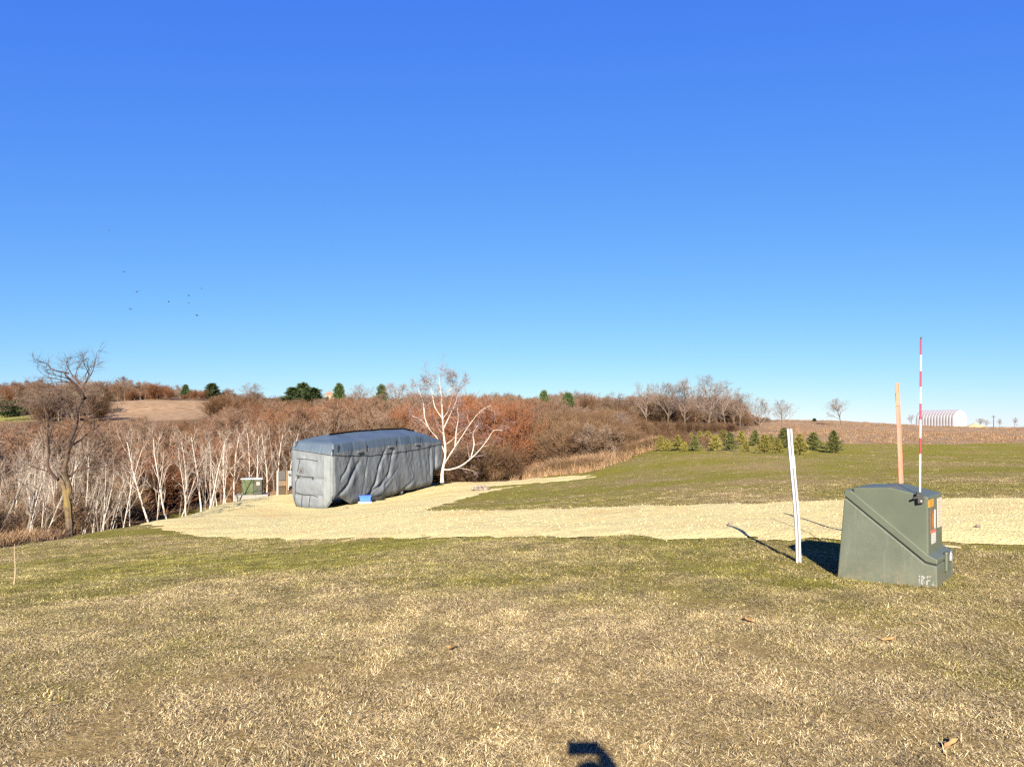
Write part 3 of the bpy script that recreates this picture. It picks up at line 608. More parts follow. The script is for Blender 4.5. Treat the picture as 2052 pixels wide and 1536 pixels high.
# ---- the two trees with a shape of their own, drawn limb by limb
def limb_tree(name, label, cat, Y, base, limbs, c, mt, mc, seed, group=None, fine=None):
    bx, by, _ = PX(base, 0, Y); bz = hz(bx, by); t_ = thing(name, label, cat, (bx, by, bz)); r = rs(seed); a, b, w = TB(), TB(), TB()
    for (path, ra, rb, nch, trunk) in limbs:
        pts = []; yoff = 0
        for k, q in enumerate(path):
            if k: yoff += r.randn()*.12*(1 if trunk else 2.4)
            yo = q[2] if len(q) > 2 else yoff
            P = PX(q[0], q[1], Y); pts.append(np.array([P[0]-bx, yo, P[2]-bz]))
        fin = []                                                       # Catmull-Rom through the points
        for k in range(len(pts)-1):
            p0, p1, p2, p3 = pts[max(k-1, 0)], pts[k], pts[k+1], pts[min(k+2, len(pts)-1)]
            for s_ in (0, .33, .67): fin.append(.5*(2*p1+(p2-p0)*s_+(2*p0-5*p1+4*p2-p3)*s_**2+(3*p1-p0-3*p2+p3)*s_**3))
        fin.append(pts[-1]); n = len(fin)-1; lb = a if trunk else TB()
        rad = [ra+(rb-ra)*(k/n)**.8 for k in range(n+1)]; rad = [q_*(1+.12*r.randn()) if trunk else q_ for q_ in rad]; lb.tube(fin, rad, 8 if trunk else 5)
        if not trunk: o = bpy.data.objects.new('limb', lb.mesh('limb', mc)); COL.objects.link(o); o.parent = t_
        dirs = [nrm(fin[1]-fin[0])]+[nrm(fin[k+1]-fin[k]) for k in range(n)]; L = sum(np.linalg.norm(fin[k+1]-fin[k]) for k in range(n))
        if nch: spread(b, w, fin, dirs, rad, L, 0, c if nch > 0 else dict(c, n=[6, 3, 2], ang=[30, 32, 35], ratio=[.30, .5, .5], up=[.05, .06, .05, .05], tw=2, tww=.006, twl=.28), r, abs(nch))
    o = bpy.data.objects.new('trunk', a.mesh('trunk', mt)); COL.objects.link(o); o.parent = t_
    if b.v: o = bpy.data.objects.new('branches', b.mesh('branches', mc)); COL.objects.link(o); o.parent = t_
    o = bpy.data.objects.new('twigs', w.mesh('twigs', fine or mc)); COL.objects.link(o); o.parent = t_
    return t_
M_lichen, t = material('lichened_bark', .95, .1)
s_ = t.new('ShaderNodeSeparateXYZ'); t.l.new(t.obj, s_.inputs[0]); nz = t.noise(t.obj, 7, 5, .7)
c = t.mix(t.ramp(nz, .35, .65), t.mix(t.ramp(s_.outputs[2], 2.0, 3.4), (.13, .098, .07), (.06, .042, .038)), t.mix(t.ramp(s_.outputs[2], 2.0, 3.4), (.055, .04, .028), (.022, .016, .015))); lich = t.math('MULTIPLY', t.ramp(t.noise(t.obj, 3, 4), .42, .58), t.ramp(s_.outputs[2], 1.3, 2.2, .9, .0))
c = t.mix(t.math('MULTIPLY', lich, t.ramp(s_.outputs[2], .5, 1.1)), c, (.15, .11, .035)); t.set(t.b.inputs['Base Color'], c); bump(t, t.noise(t.obj, 24, 5, .7), .8, .03)
M_dark = simple('dark_twigs', (.07, .047, .037), (.042, .028, .022), 2, .9, .1)
cl = dict(seg=[4, 4, 3, 2], jit=[.1, .16, .2, .2], up=[.03, .03, .02, 0], tip=[.3, .3, .35, .4], trunk=0, sides=[5, 4, 3, 3], n=[6, 3, 3], start=[.25, .2, .15], ang=[52, 48, 45], ratio=[.42, .55, .5], thick=.016, minr=.006, tw=4, twang=.5, twup=0, twl=.34, tww=.006)
limb_tree('lichened_tree', 'gnarled bare tree with yellow lichen on its forked trunk at the lawn edge', 'tree', 27, 140, [
    ([(140, 1082, 0), (139, 1050, 0), (136, 1015, 0), (133, 995, 0), (122, 972), (112, 958)], .155, .085, 0, True),
    ([(135, 1000, 0), (139, 975, 0), (137, 942), (145, 915), (150, 884), (161, 850), (163, 820), (172, 796), (163, 776), (151, 758), (138, 748)], .095, .03, 10, True),
    ([(114, 960, 0), (101, 935), (96, 905), (97, 870), (92, 842), (78, 820), (60, 806), (38, 800)], .065, .012, 9, False),
    ([(112, 958, 0), (95, 950), (82, 947), (60, 935), (35, 925)], .04, .01, 7, False),
    ([(140, 955, 0), (160, 940), (190, 936), (212, 934), (232, 925)], .04, .01, 7, False),
    ([(138, 748, 0), (120, 742), (105, 730), (92, 722)], .03, .006, -6, False), ([(146, 754, 0), (135, 728), (132, 716)], .022, .005, -6, False),
    ([(165, 775, 0), (172, 750), (178, 730), (180, 718)], .022, .005, -7, False), ([(150, 757, 0), (155, 735), (158, 716)], .018, .005, -6, False), ([(170, 755, 0), (188, 738), (200, 730)], .018, .005, -6, False),
    ([(168, 800, 0), (190, 790), (215, 800), (235, 815)], .035, .008, 5, False), ([(160, 840, 0), (180, 845), (200, 862), (225, 872)], .035, .008, 5, False), ([(166, 815, 0), (140, 800), (110, 795), (70, 800)], .035, .008, 5, False),
    ([(156, 860, 0), (130, 850), (105, 845), (75, 850), (50, 845)], .035, .008, 5, False), ([(170, 795, 0), (155, 770), (120, 765), (90, 770)], .03, .008, 6, False)],
    cl, M_lichen, M_dark, 61)
cb = dict(cl, trunk=2, n=[6, 4, 3], tw=4, twl=.45, tww=.014, minr=.009, ratio=[.30, .5, .5], up=[.05, .06, .03, 0])
limb_tree('birch_tree', 'big spreading white birch behind the nose of the covered trailer', 'birch', 61, 886, [
    ([(886, 973, 0), (886, 950, 0), (888, 936, 0), (893, 905), (889, 870), (887, 835), (885, 800), (882, 768), (880, 752)], .15, .015, 12, True),
    ([(888, 940, 0), (900, 940, -.3), (925, 932, -.6), (955, 908, -1), (978, 880, -1.1), (990, 862, -1.2), (1008, 862, -1.3)], .07, .013, 8, True),
    ([(890, 930, 0), (905, 905), (925, 875), (945, 845), (965, 822), (985, 812)], .052, .010, 7, True), ([(912, 893, 0), (914, 865), (918, 838), (916, 815)], .055, .012, 6, True),
    ([(891, 905, 0), (878, 880), (862, 862), (845, 842), (822, 832)], .048, .010, 8, True), ([(862, 862, 0), (852, 838), (848, 805), (838, 780)], .06, .012, 8, True),
    ([(888, 860, 0), (900, 835), (912, 810), (920, 785)], .05, .01, 8, True), ([(888, 840, 0), (872, 815), (866, 785), (858, 768)], .05, .01, 8, True),
    ([(945, 915, -.8), (950, 890), (948, 868), (960, 848)], .05, .012, 6, True), ([(886, 800, 0), (900, 780), (915, 765), (930, 760)], .035, .008, 8, False), ([(884, 790, 0), (870, 770), (850, 765), (828, 770)], .035, .008, 8, False), ([(882, 770, 0), (895, 755), (905, 750)], .025, .007, 7, False)],
    cb, M_birch, M_birch_tw, 62, None, M_birch_fine)

# ------------------------------------------------------------------ covered fifth-wheel trailer
PHI = math.radians(68.8); CXY = (-8.86, 38.0); TZ = -2.68; TL = 12.2; TW = 2.5
ch_, sh_ = math.cos(PHI), math.sin(PHI)
def side_uw(px, py):
    r_ = (px-CX)/F; u = (-CXY[0]+CXY[1]*r_)/(ch_-sh_*r_); Y = CXY[1]+sh_*u; return u, EYE+(HZ-py)/F*Y-TZ
def rear_yw(px, py):
    r_ = (px-CX)/F; y = (CXY[0]-CXY[1]*r_)/(sh_+ch_*r_); Y = CXY[1]+ch_*y; return y, EYE+(HZ-py)/F*Y-TZ
M_cover, t = material('grey_cover_fabric', .62, .35)
wv = t.noise(t.obj, 60, 2); c = t.mix(t.ramp(t.noise(t.obj, 1.1, 5, .6), .3, .7), (.088, .104, .121), (.112, .128, .145)); c = t.mix(t.ramp(wv, .3, .7), t.mix(.15, c, (0, 0, 0)), c)
c = t.mix(t.ramp(t.noise(t.obj, 3.5, 5, .7), .60, .78, 0, .35), c, (.085, .082, .075)); t.set(t.b.inputs['Base Color'], c); bump(t, t.noise(t.obj, 5, 5, .65), .25, .04)
M_roofc, t = material('dark_roof_fabric', .5, .45)
c = t.mix(t.ramp(t.noise(t.obj, .8, 5, .65), .3, .7), (.037, .058, .084), (.056, .080, .108)); c = t.mix(t.ramp(t.noise(t.obj, 2.6, 5, .7), .58, .75, 0, .4), c, (.10, .10, .10)); t.set(t.b.inputs['Base Color'], c); bump(t, t.noise(t.obj, 3, 5, .6), .3, .06)
M_zip = simple('black_webbing', (.012, .013, .016), (.025, .025, .03), 20, .8, .2)
M_black = simple('black_plastic', (.012, .012, .012), (.02, .02, .02), 10, .5, .4)
M_tyre = simple('tyre_rubber', (.015, .015, .016), (.03, .029, .027), 12, .85, .2)
M_steel = simple('galvanised_steel', (.42, .43, .44), (.30, .31, .32), 8, .45, .5, metal=.7)
M_white = simple('white_paint', (.38, .385, .39), (.31, .315, .32), 5, .55, .3)

FOLD = []
def fold(pix, wid, dep, conv=side_uw):
    q = [conv(*p) for p in pix]
    for a_, b_ in zip(q, q[1:]): FOLD.append((a_[0], a_[1], b_[0], b_[1], wid, dep))
fold([(703, 914), (694, 937), (684, 956)], .07, .13)
fold([(718, 928), (702, 953), (693, 974), (681, 988)], .10, .24)
fold([(770, 906), (759, 933), (751, 966), (742, 987)], .10, .20)
fold([(787, 908), (777, 950), (762, 970), (738, 992)], .10, .22)
fold([(792, 944), (772, 968), (750, 988)], .06, .08); fold([(826, 962), (806, 984)], .09, .12); fold([(820, 905), (826, 940), (822, 962)], .07, .07); fold([(738, 916), (731, 950), (727, 985)], .06, .07)
fold([(863, 903), (862, 944)], .13, .22); fold([(874, 900), (873, 942)], .13, .18)
def fold_disp(u, w):
    d = 0.0
    for (a, b, c_, e_, wid, dep) in FOLD:
        ex, ey = c_-a, e_-b; L2 = ex*ex+ey*ey; t_ = ((u-a)*ex+(w-b)*ey)/L2
        if t_ < -.5 or t_ > 1.5: continue
        L = math.sqrt(L2); n = ((u-a)*ey-(w-b)*ex)/L; over = max(0, -t_, t_-1)*L; fade = math.exp(-(over/.22)**2)
        if abs(n) > 5*wid: continue
        d += .44*fade*dep*(-math.exp(-(n/wid)**2)+.22*math.exp(-((n+2.6*wid)/(2.4*wid))**2))*(.35+1.1*float(vn(u*2.3+a*3, w*2.3)))
    return d
CRAD = .13
def outline():
    P = []                                                         # (u, y, nx, ny, side)
    def line(a, b, n, nx, ny, sd_):
        for k in range(n): f_ = k/n; P.append((a[0]+(b[0]-a[0])*f_, a[1]+(b[1]-a[1])*f_, nx, ny, sd_))
    def arc(cx_, cy_, a0, n=8):
        for k in range(n): a_ = a0+math.pi/2*k/n; P.append((cx_+CRAD*math.cos(a_), cy_+CRAD*math.sin(a_), math.cos(a_), math.sin(a_), 'c'))
    q = CRAD
    arc(q, q, math.pi); line((q, 0), (TL-q, 0), 250, 0, -1, 'r'); arc(TL-q, q, -math.pi/2); line((TL, q), (TL, TW-q), 40, 1, 0, 'f'); arc(TL-q, TW-q, 0); line((TL-q, TW), (q, TW), 90, 0, 1, 'l'); arc(q, TW-q, math.pi/2); line((0, TW-q), (0, q), 84, -1, 0, 'b')
    return P
OUT = outline()
def w_bot(u, y):
    if u > 10.72: return 1.32+.1*(u-10.7)
    if u < .3: return float(np.interp(y, [0, .15, .5, .9, 1.9, 2.3, 2.5], [.55, .42, .06, .015, .02, .2, .5]))
    a = float(np.interp(u, [.3, .7, 1.2, 1.74, 2.4, 3.1, 3.62, 4.2, 5.2, 6.2, 6.8, 7.5, 8.3, 9.3, 10.7], [.62, .60, .42, .18, .22, .36, .42, .26, .24, .30, .34, .44, .38, .44, .50]))
    return a
def w_gut(u, y): 
    f_ = y/TW; a = float(np.interp(u, [0, 3.6, 5.7, 9, 12.2], [2.74, 2.60, 2.65, 2.79, 3.04])); b = 3.03; return a*(1-f_)+b*f_
def w_dark(u, y):
    if u < .25: return w_gut(u, y)+.03
    return max(w_gut(u, y)+.04, float(np.interp(u, [.25, 1.5, 6.8, 10, 12.2], [2.86, 2.95, 3.12, 3.18, 3.12]))*(1-y/TW)+3.15*y/TW)
def w_edge(u, y): return float(np.interp(u, [0, 1.5, 4, 6.8, 9.2, 11, 12.2], [3.30, 3.36, 3.50, 3.60, 3.62, 3.46, 3.22]))+.08*y/TW
def wall_pt(u, y, nx, ny, sd_, w):
    k = .035*(float(vn(u*1.6+y*2, w*1.3))-.5)+.03*(float(vn(u*4.3+y*5, w*3.1))-.5)+.016*(float(vn(u*11+y*11, w*7))-.5)
    if sd_ == 'r' or (sd_ == 'c' and u > 10): k += fold_disp(u, w)
    if sd_ == 'b':
        k += .07*math.sin(math.pi*min(1, max(0, w/2.7)))*(math.sin(math.pi*y/TW))+.03*math.sin(y*9+w*2)*max(0, 1-w/.8)
        k += .05*math.exp(-((y-1.35)/.5)**2-((w-1.15)/.35)**2)+.05*math.exp(-((y-1.4)/.5)**2-((w-2.0)/.3)**2)-.05*math.exp(-((w-1.55)/.08)**2)*(.4 < y < 2.2)-.04*math.exp(-((w-.72)/.06)**2)*(.6 < y < 2.2)
    if sd_ == 'l': k += .05*math.sin(u*3+w)
    wb = w_bot(u, y); tuck = max(0, 1-(w-wb)/.3)
    if sd_ == 'r': k += .10*(float(vn(u*1.15+w*.25, w*.3+4))-.5)+.05*(float(vn(u*2.9+w*.5, w*.45+9))-.5)
    if sd_ == 'r': k += .05*math.exp(-((w-1.3)/.8)**2)+.02*math.sin(u*4.1+1.2*w)*max(0, 1-w/1.6)
    k -= .14*tuck**2
    return (u+nx*k, y+ny*k, w)
trailer = thing('covered_trailer', 'long fifth-wheel camper trailer under a wrinkled grey fabric cover, parked on the gravel', 'trailer', (CXY[0], CXY[1], TZ), PHI)
rows = 54; vs = []; fs = []; n = len(OUT)
for k in range(rows+1):
    f_ = k/rows
    for (u, y, nx, ny, sd_) in OUT:
        wb = w_bot(u, y); wt = w_dark(u, y); vs.append(wall_pt(u, y, nx, ny, sd_, wb+(wt-wb)*f_))
fs = [(k*n+j, k*n+(j+1) % n, (k+1)*n+(j+1) % n, (k+1)*n+j) for k in range(rows) for j in range(n)]
wall = obj('side_cover', vs, fs, M_cover, trailer, True)
top_ring = vs[rows*n:]
rr_ = 16; rv_ = []
for k in range(rr_+1):
    f_ = k/rr_
    for j, (u, y, nx, ny, sd_) in enumerate(OUT):
        b0 = top_ring[j]; we = w_edge(u, y)
        if f_ <= .375:
            g = f_/.375; ins = (.09+.16*nx*nx)*g**1.4; w = b0[2]+(we-b0[2])*g-.04*math.sin(math.pi*g)*(1+math.sin(u*2.1)); p = (b0[0]-nx*ins, b0[1]-ny*ins, w)
        else:
            g = (f_-.375)/.625; i0 = .09+.16*nx*nx; ex_, ey_ = b0[0]-nx*i0, b0[1]-ny*i0; cx2 = min(max(u, 1.5), TL-1.5)
            p = (ex_+(cx2-ex_)*g, ey_+(TW/2-ey_)*g, 0); cr_ = .36*g**.85
            p = (p[0], p[1], w_edge(min(max(p[0], 0), TL), y)+cr_*(.7 if u > 11 else 1)+.06*(float(vn(p[0]*1.2, p[1]*2))-.5)*min(1, 3*g))
        rv_.append((p[0], p[1], p[2]+.012*(float(vn(p[0]*5, p[1]*5))-.5)))
rf_ = [(k*n+j, k*n+(j+1) % n, (k+1)*n+(j+1) % n, (k+1)*n+j) for k in range(rr_) for j in range(n)]
roof = obj('roof_cover', rv_, rf_, M_roofc, trailer, True); roof['label'] = 'dark blue-grey roof panel of the cover'
mb = MB(); mb.tube([(lambda q: (q[0]+nx*.012, q[1]+ny*.012, q[2]))(wall_pt(u, y, nx, ny, sd_, w_gut(u, y)+.02*math.sin(u*5))) for (u, y, nx, ny, sd_) in OUT[::3]]+[wall_pt(*OUT[0], w_gut(OUT[0][0], OUT[0][1]))], .017, 5, False)
mb.build('cinch_cord', M_zip, wall)
def rear_path(z5, dx=-.012): 
    o = []
    for a_, b_ in z5:
        y, w = rear_yw(560+a_/7.68, 840+b_/7.68); o.append((y, w))
    pts = []
    for (ya, wa), (yb, wb_) in zip(o, o[1:]):
        for k in range(6): f_ = k/6; y = ya+(yb-ya)*f_; w = wa+(wb_-wa)*f_; q = wall_pt(0, y, -1, 0, 'b', w); pts.append((q[0]+dx, q[1], q[2]))
    y, w = o[-1]; q = wall_pt(0, y, -1, 0, 'b', w); pts.append((q[0]+dx, q[1], q[2])); return pts
for path in ([(270, 600), (450, 615), (590, 640)], [(322, 610), (305, 700), (290, 800)], [(265, 855), (400, 880), (540, 890)], [(290, 870), (252, 990), (250, 1110), (238, 1250), (233, 1365)], [(240, 1115), (380, 1160), (520, 1165), (600, 1195)], [(355, 1165), (340, 1340)], [(480, 1175), (455, 1340)], [(240, 1372), (420, 1385), (600, 1385)]):
    mb = MB(); mb.tube(rear_path(path), .017, 5); mb.build('zipper', M_zip, wall)
cpv = []; 
for k in range(25):
    for j in range(9):
        y = .14+.36*j/8; w = w_bot(0, y)+.10+(w_gut(0, y)-.06-w_bot(0, y)-.10)*k/24; q = wall_pt(0, y, -1, 0, 'b', w); cpv.append((q[0]-.010, q[1], q[2]))
cpo = obj('corner_panel', cpv, [(k*9+j, k*9+j+1, k*9+j+10, k*9+j+9) for k in range(24) for j in range(8)], simple('lit_cover_fabric', (.120, .138, .148), (.135, .15, .158), 3, .6, .3), wall, True)  # brightness of the flat sunlit corner put into a paler colour
cpo['label'] = 'rear corner panel of the cover, painted paler as if brightly lit'
y, w = rear_yw(605.5, 942); q = wall_pt(0, y, -1, 0, 'b', w)
mb = MB(); mb.box((q[0]-.03, y-.14, w-.15), (q[0]-.012, y+.14, w+.15), .005); pt_ = mb.build('label_patch', simple('dark_grey_patch', (.06, .062, .066), (.08, .08, .085), 5, .6), wall)
mb = MB()
for yy, ww, a_, b_ in ((0, -.02, .06, .12), (0, -.06, .11, .03)): mb.box((q[0]-.034, y+yy-a_/2, w+ww-b_/2), (q[0]-.0305, y+yy+a_/2, w+ww+b_/2))
mb.build('patch_emblem', simple('patch_print', (.02, .02, .022), (.03, .03, .03), 5, .6), pt_)
for a_, b_ in ((303, 880), (525, 908)):
    y, w = rear_yw(560+a_/7.68, 840+b_/7.68); q = wall_pt(0, y, -1, 0, 'b', w); mb = MB(); mb.box((q[0]-.03, y-.035, w-.06), (q[0]-.008, y+.035, w+.05), .006); mb.build('zipper_pull', M_zip, wall)
for px_, py_ in ((668, 906), (676, 897), (734, 896), (793, 886), (842, 881)):
    u, w = side_uw(px_, py_); j = min(range(len(OUT)), key=lambda k: abs(OUT[k][0]-u)+(0 if OUT[k][4] in 'rc' and OUT[k][1] < .3 else 99)); b0 = top_ring[j]
    mb = MB(); mb.box((u-.025, b0[1]-.035, w-.20), (u+.025, b0[1]+.02, w+.16), .006); mb.build('strap', M_zip, roof)
for px_, py_ in ((720, 905), (781, 895), (835, 890)):
    u, w = side_uw(px_, py_); mb = MB(); mb.prism([(u-.25, w+.06), (u+.22, w+.09), (u+.25, w-.02), (u-.2, w-.05)], -.09, -.01, .01); mb.build('vent_flap', M_cover, wall)
y, w = rear_yw(601, 879); mb = MB(); mb.tube([(.02, 2.28, 3.02), (.10, 2.27, 3.2), (.22, 2.25, 3.42)], .022, 5); mb.build('strap', M_zip, roof)
# what shows below the cover
mb = MB(); mb.box((.35, .35, .55), (10.6, 2.15, .95), .02); mb.box((10.6, .1, 1.34), (12.05, 2.4, 1.5), .02); mb.box((10.55, .06, .55), (10.70, 2.44, 1.5), .01); mb.build('chassis', M_black, trailer)
def gz_(u, y): return hz(CXY[0]+ch_*u-sh_*y, CXY[1]+sh_*u+ch_*y)-TZ
def lathe(prof, n=20):
    vs = [(r_*math.cos(6.2832*j/n), y_, r_*math.sin(6.2832*j/n)) for r_, y_ in prof for j in range(n)]; k = len(prof)
    return vs, [(i*n+j, i*n+(j+1) % n, (i+1)*n+(j+1) % n, (i+1)*n+j) for i in range(k-1) for j in range(n)]
TY = lathe([(.23, 0), (.34, -.005), (.375, .03), (.38, .11), (.375, .19), (.34, .225), (.23, .22)]); RM = lathe([(.23, .02), (.20, .05), (.10, .06), (.06, .01), (.001, .01)])
for u in (6.0, 7.02):
    for y, flip in ((.10, 1), (2.4, -1)):
        w = obj('wheel', *TY, M_tyre, trailer, True, (u, y, gz_(u, y)+.385)); w.scale = (1, flip, 1); obj('rim', *RM, M_white, w, True)
for y in (.5, 2.0): mb = MB(); g = gz_(10.3, y); mb.box((10.25, y-.05, g+.03), (10.35, y+.05, .8)); mb.box((10.15, y-.12, g), (10.45, y+.12, g+.03)); mb.build('landing_leg', M_black, trailer)

# ------------------------------------------------------------------ things about the trailer
M_blue = simple('blue_plastic', (.03, .10, .42), (.04, .13, .48), 8, .45, .4)
def place(px, py, dz=0): g = G(px, py); return (g.x, g.y, hz(g.x, g.y)+dz)
def road_top(x, y): return hz(x, y)+.012+.045*float(np.clip(roadf(np.array([x]), np.array([y]))[0]/.5, 0, 1))
bx_, by_ = PX(731, 0, 40.4)[:2]; tb_ = thing('storage_tote', 'bright blue plastic tote with white base beside the covered trailer', 'tote', (bx_, by_, road_top(bx_, by_)), .35)
mb = MB(); mb.prism([(-.26, .08), (.26, .08), (.30, .36), (-.30, .36)], -.2, .2, .02); mb.build('body', M_blue, tb_)
mb = MB(); mb.box((-.33, -.23, .345), (.33, .23, .40), .015); mb.build('lid', M_blue, tb_)
mb = MB(); mb.box((-.36, -.30, -.01), (.34, .24, .085), .02); mb.build('base_tray', M_white, tb_)
bx_, by_ = PX(757, 0, 41.8)[:2]; hs_ = thing('coiled_hose', 'dark coiled hose lying beside the blue tote', 'hose', (bx_, by_, road_top(bx_, by_)))
for k in range(4):
    mb = MB(); R_ = .30-.03*(k % 2); mb.tube([(R_*1.2*math.cos(a_*.3142), R_*math.sin(a_*.3142), .03+.05*k+.01*math.sin(a_)) for a_ in range(21)], .028, 6, False); mb.build('loop', M_tyre, hs_)
r = rs(77)
M_rock = simple('field_stone', (.22, .18, .15), (.13, .105, .085), 9, .9, .2, .4, vary=.3)
def rock(seed, s_):
    q = rs(seed); bm = bmesh.new(); bmesh.ops.create_icosphere(bm, subdivisions=2, radius=1)
    for v in bm.verts:
        k = 1+.35*(float(vn(v.co.x*1.7+seed, v.co.y*1.7+v.co.z))-.5); v.co = Vector((v.co.x*k*s_, v.co.y*k*s_*.8, v.co.z*k*s_*.62))
    m = MB(); m.bm(bm); return m
g = place(962, 983); fr = thing('stone_fire_ring', 'small ring of piled grey stones on the gravel branch right of the trailer', 'fire ring', (g[0], g[1], road_top(g[0], g[1])))
for k in range(9):
    a_ = k*.698; m = rock(500+k, .13+.06*r.rand()); m.build('stone', M_rock, fr, True, (.38*math.cos(a_), .34*math.sin(a_), .05+.03*r.rand()))
for k in range(3): m = rock(520+k, .12); m.build('stone', M_rock, fr, True, (.2*(k-1), .05*k, .17))
for i, (px_, py_, lab) in enumerate(((693, 1021, 'dark stone lying just in front of the trailer rear corner'), (200, 1058, 'pale rock at the wood edge right of the lichened tree'), (1464, 1057, 'small dark clod on the driveway left of the white post'), (1960, 1064, 'dark clod on the driveway right of the big transformer'))):
    g = place(px_, py_); m = rock(540+i, .13 if i == 0 else (.16 if i == 1 else .045)); o = m.build('rock', M_stone if i == 1 else M_rock, None, True, (g[0], g[1], (road_top(g[0], g[1]) if i != 1 else g[2])+.02)); tag(o, lab, 'rock')

# small far transformer on a concrete pad, with the meter stand
M_conc = simple('concrete', (.20, .195, .18), (.155, .15, .135), 7, .9, .2, .3)
M_olive = simple('olive_green_paint', (.038, .055, .012), (.03, .045, .011), 5, .5, .35)
M_greenp = simple('munsell_green_paint', (.014, .02, .010), (.018, .025, .012), 5, .5, .35)
g = (PX(508, 0, 44.6)[0], 44.6); z = hz(*g); cp = thing('small_transformer', 'small olive green pad transformer standing left of the trailer', 'transformer', (g[0], g[1], z+.26), math.radians(14))
pad = obj('concrete_pad', *(lambda m: (m.v, m.f))(MB().box((-.95, -.62, -.6), (.85, .75, .0), .015)), M_conc, None, False, (g[0], g[1], z+.26)); pad.rotation_euler = (0, 0, math.radians(14)); tag(pad, 'pale concrete slab under the small olive green transformer', 'slab')
mb = MB(); mb.box((-.62, -.38, 0), (.02, .42, .86), .02); mb.build('tank', M_olive, cp)
mb = MB(); mb.box((.025, -.40, 0), (.50, .40, .86), .02); mb.build('door', M_greenp, cp)
mb = MB(); mb.box((-.66, -.43, .865), (.54, .46, .93), .02); mb.build('lid', M_steel, cp)
mb = MB(); mb.box((.20, -.415, .55), (.36, -.403, .72)); mb.build('warning_sticker', simple('sticker_white_red', (.6, .55, .52), (.5, .12, .08), 9, .6), cp)
g = (PX(566, 0, 44.0)[0], 44.0); z = hz(*g); ms = thing('meter_stand', 'electric meter stand with black box on posts left of the trailer', 'meter stand', (g[0], g[1], z), math.radians(12))
mb = MB(); mb.box((-.31, -.05, -.3), (-.23, .05, 1.42), .01); mb.build('post', M_white, ms)
mb = MB(); mb.box((.20, -.05, -.3), (.28, .05, 1.42), .01); mb.build('post', simple('treated_wood', (.17, .11, .06), (.12, .08, .045), 8, .9), ms)
mb = MB(); mb.box((-.22, -.11, .88), (.19, .05, 1.40), .015); mb.build('breaker_box', M_black, ms)
mb = MB(); mb.box((-.22, -.04, .55), (.19, .0, .86), .005); mb.build('backboard', simple('weathered_board', (.12, .09, .06), (.09, .065, .045), 6, .9), ms)
mb = MB(); mb.box((-.20, -.05, -.1), (.17, .0, .5), .005); mb.build('lower_board', simple('dark_board', (.055, .04, .025), (.04, .03, .02), 6, .9), ms)
mb = MB(); mb.box((.30, -.12, .55), (.52, .06, 1.42), .02); bx2 = mb.build('meter_box', simple('meter_grey', (.17, .175, .18), (.14, .145, .15), 5, .5), ms)
mb = MB(); mb.tube([(.41, -.12, 1.2), (.41, -.18, 1.2)], .075, 12); mb.build('meter_dial', M_black, bx2)

# ------------------------------------------------------------------ the large transformer in front
B0 = (3.42, 8.11); bz = min(hz(*B0), hz(3.42+.77*.93, 8.11-.64*.93))
RZ = math.atan2(-.64, .77)
M_tg, t = material('green_transformer_paint', .55, .35)
n1 = t.noise(t.obj, 2.2, 5, .65); n2 = t.noise(t.obj, 38, 4, .7); c = t.mix(t.ramp(n1, .3, .7), (.052, .064, .047), (.067, .080, .060)); c = t.mix(t.ramp(n2, .55, .75, 0, .30), c, (.105, .118, .092))
mp = t.new('ShaderNodeMapping'); mp.inputs['Scale'].default_value = (9, 9, 1.0); t.l.new(t.obj, mp.inputs[0])
c = t.mix(t.ramp(t.noise(mp.outputs[0], 2.0, 4, .6), .56, .72, 0, .35), c, (.10, .112, .088)); sz = t.new('ShaderNodeSeparateXYZ'); t.l.new(t.obj, sz.inputs[0]); drt = t.math('MULTIPLY', t.ramp(sz.outputs[2], .03, .26, 1, 0), t.ramp(t.noise(t.obj, 14, 6, .75), .42, .66)); c = t.mix(t.math('MULTIPLY', drt, .6), c, (.13, .105, .065))
c = t.mix(t.ramp(t.noise(t.obj, 90, 3, .8), .70, .74, 0, .5), c, (.03, .035, .028)); t.set(t.b.inputs['Base Color'], c); bump(t, t.noise(t.obj, 55, 4, .7), .25, .01); t.set(t.b.inputs['Roughness'], t.ramp(n1, .3, .7, .45, .7))
M_tl = simple('green_lid_paint', (.050, .062, .044), (.062, .075, .053), 2.0, .48, .4, .08, 60)
tf = thing('large_transformer', 'big green pad-mounted transformer box with sloping lid in the foreground lawn', 'transformer', (B0[0], B0[1], bz), RZ)
def taper(o, k, yc=.4):
    for v in o.data.vertices: v.co.y = yc+(v.co.y-yc)*(1-k*max(0, v.co.z))
base = MB().prism([(0, -.12), (.955, -.12), (.945, .235), (.84, .252), (.095, .845), (.075, .855)], 0, .8, .014, 3).build('base_tub', M_tg, tf, False); taper(base, .07)
gap_strip = MB().prism([(.085, .83), (.84, .24), (.935, .225), (.935, .27), (.85, .285), (.10, .885), (.085, .885)], .012, .788).build('seam_gap_shade', M_zip, tf)  # dark strip standing in for the shade in the seam under the lid
taper(gap_strip, .07)
fl = MB().prism([(.072, .878), (.845, .268), (.95, .25), (.952, .298), (.872, .335), (.138, .935), (.08, .935)], -.004, .804, .012, 3).build('lid_flange', M_tl, tf); taper(fl, .07)
lid = MB().prism([(.165, .80), (.155, .962), (.51, .985), (.862, .905), (.868, .26)], .035, .70, .016, 3).build('lid', M_tl, tf); taper(lid, .03)
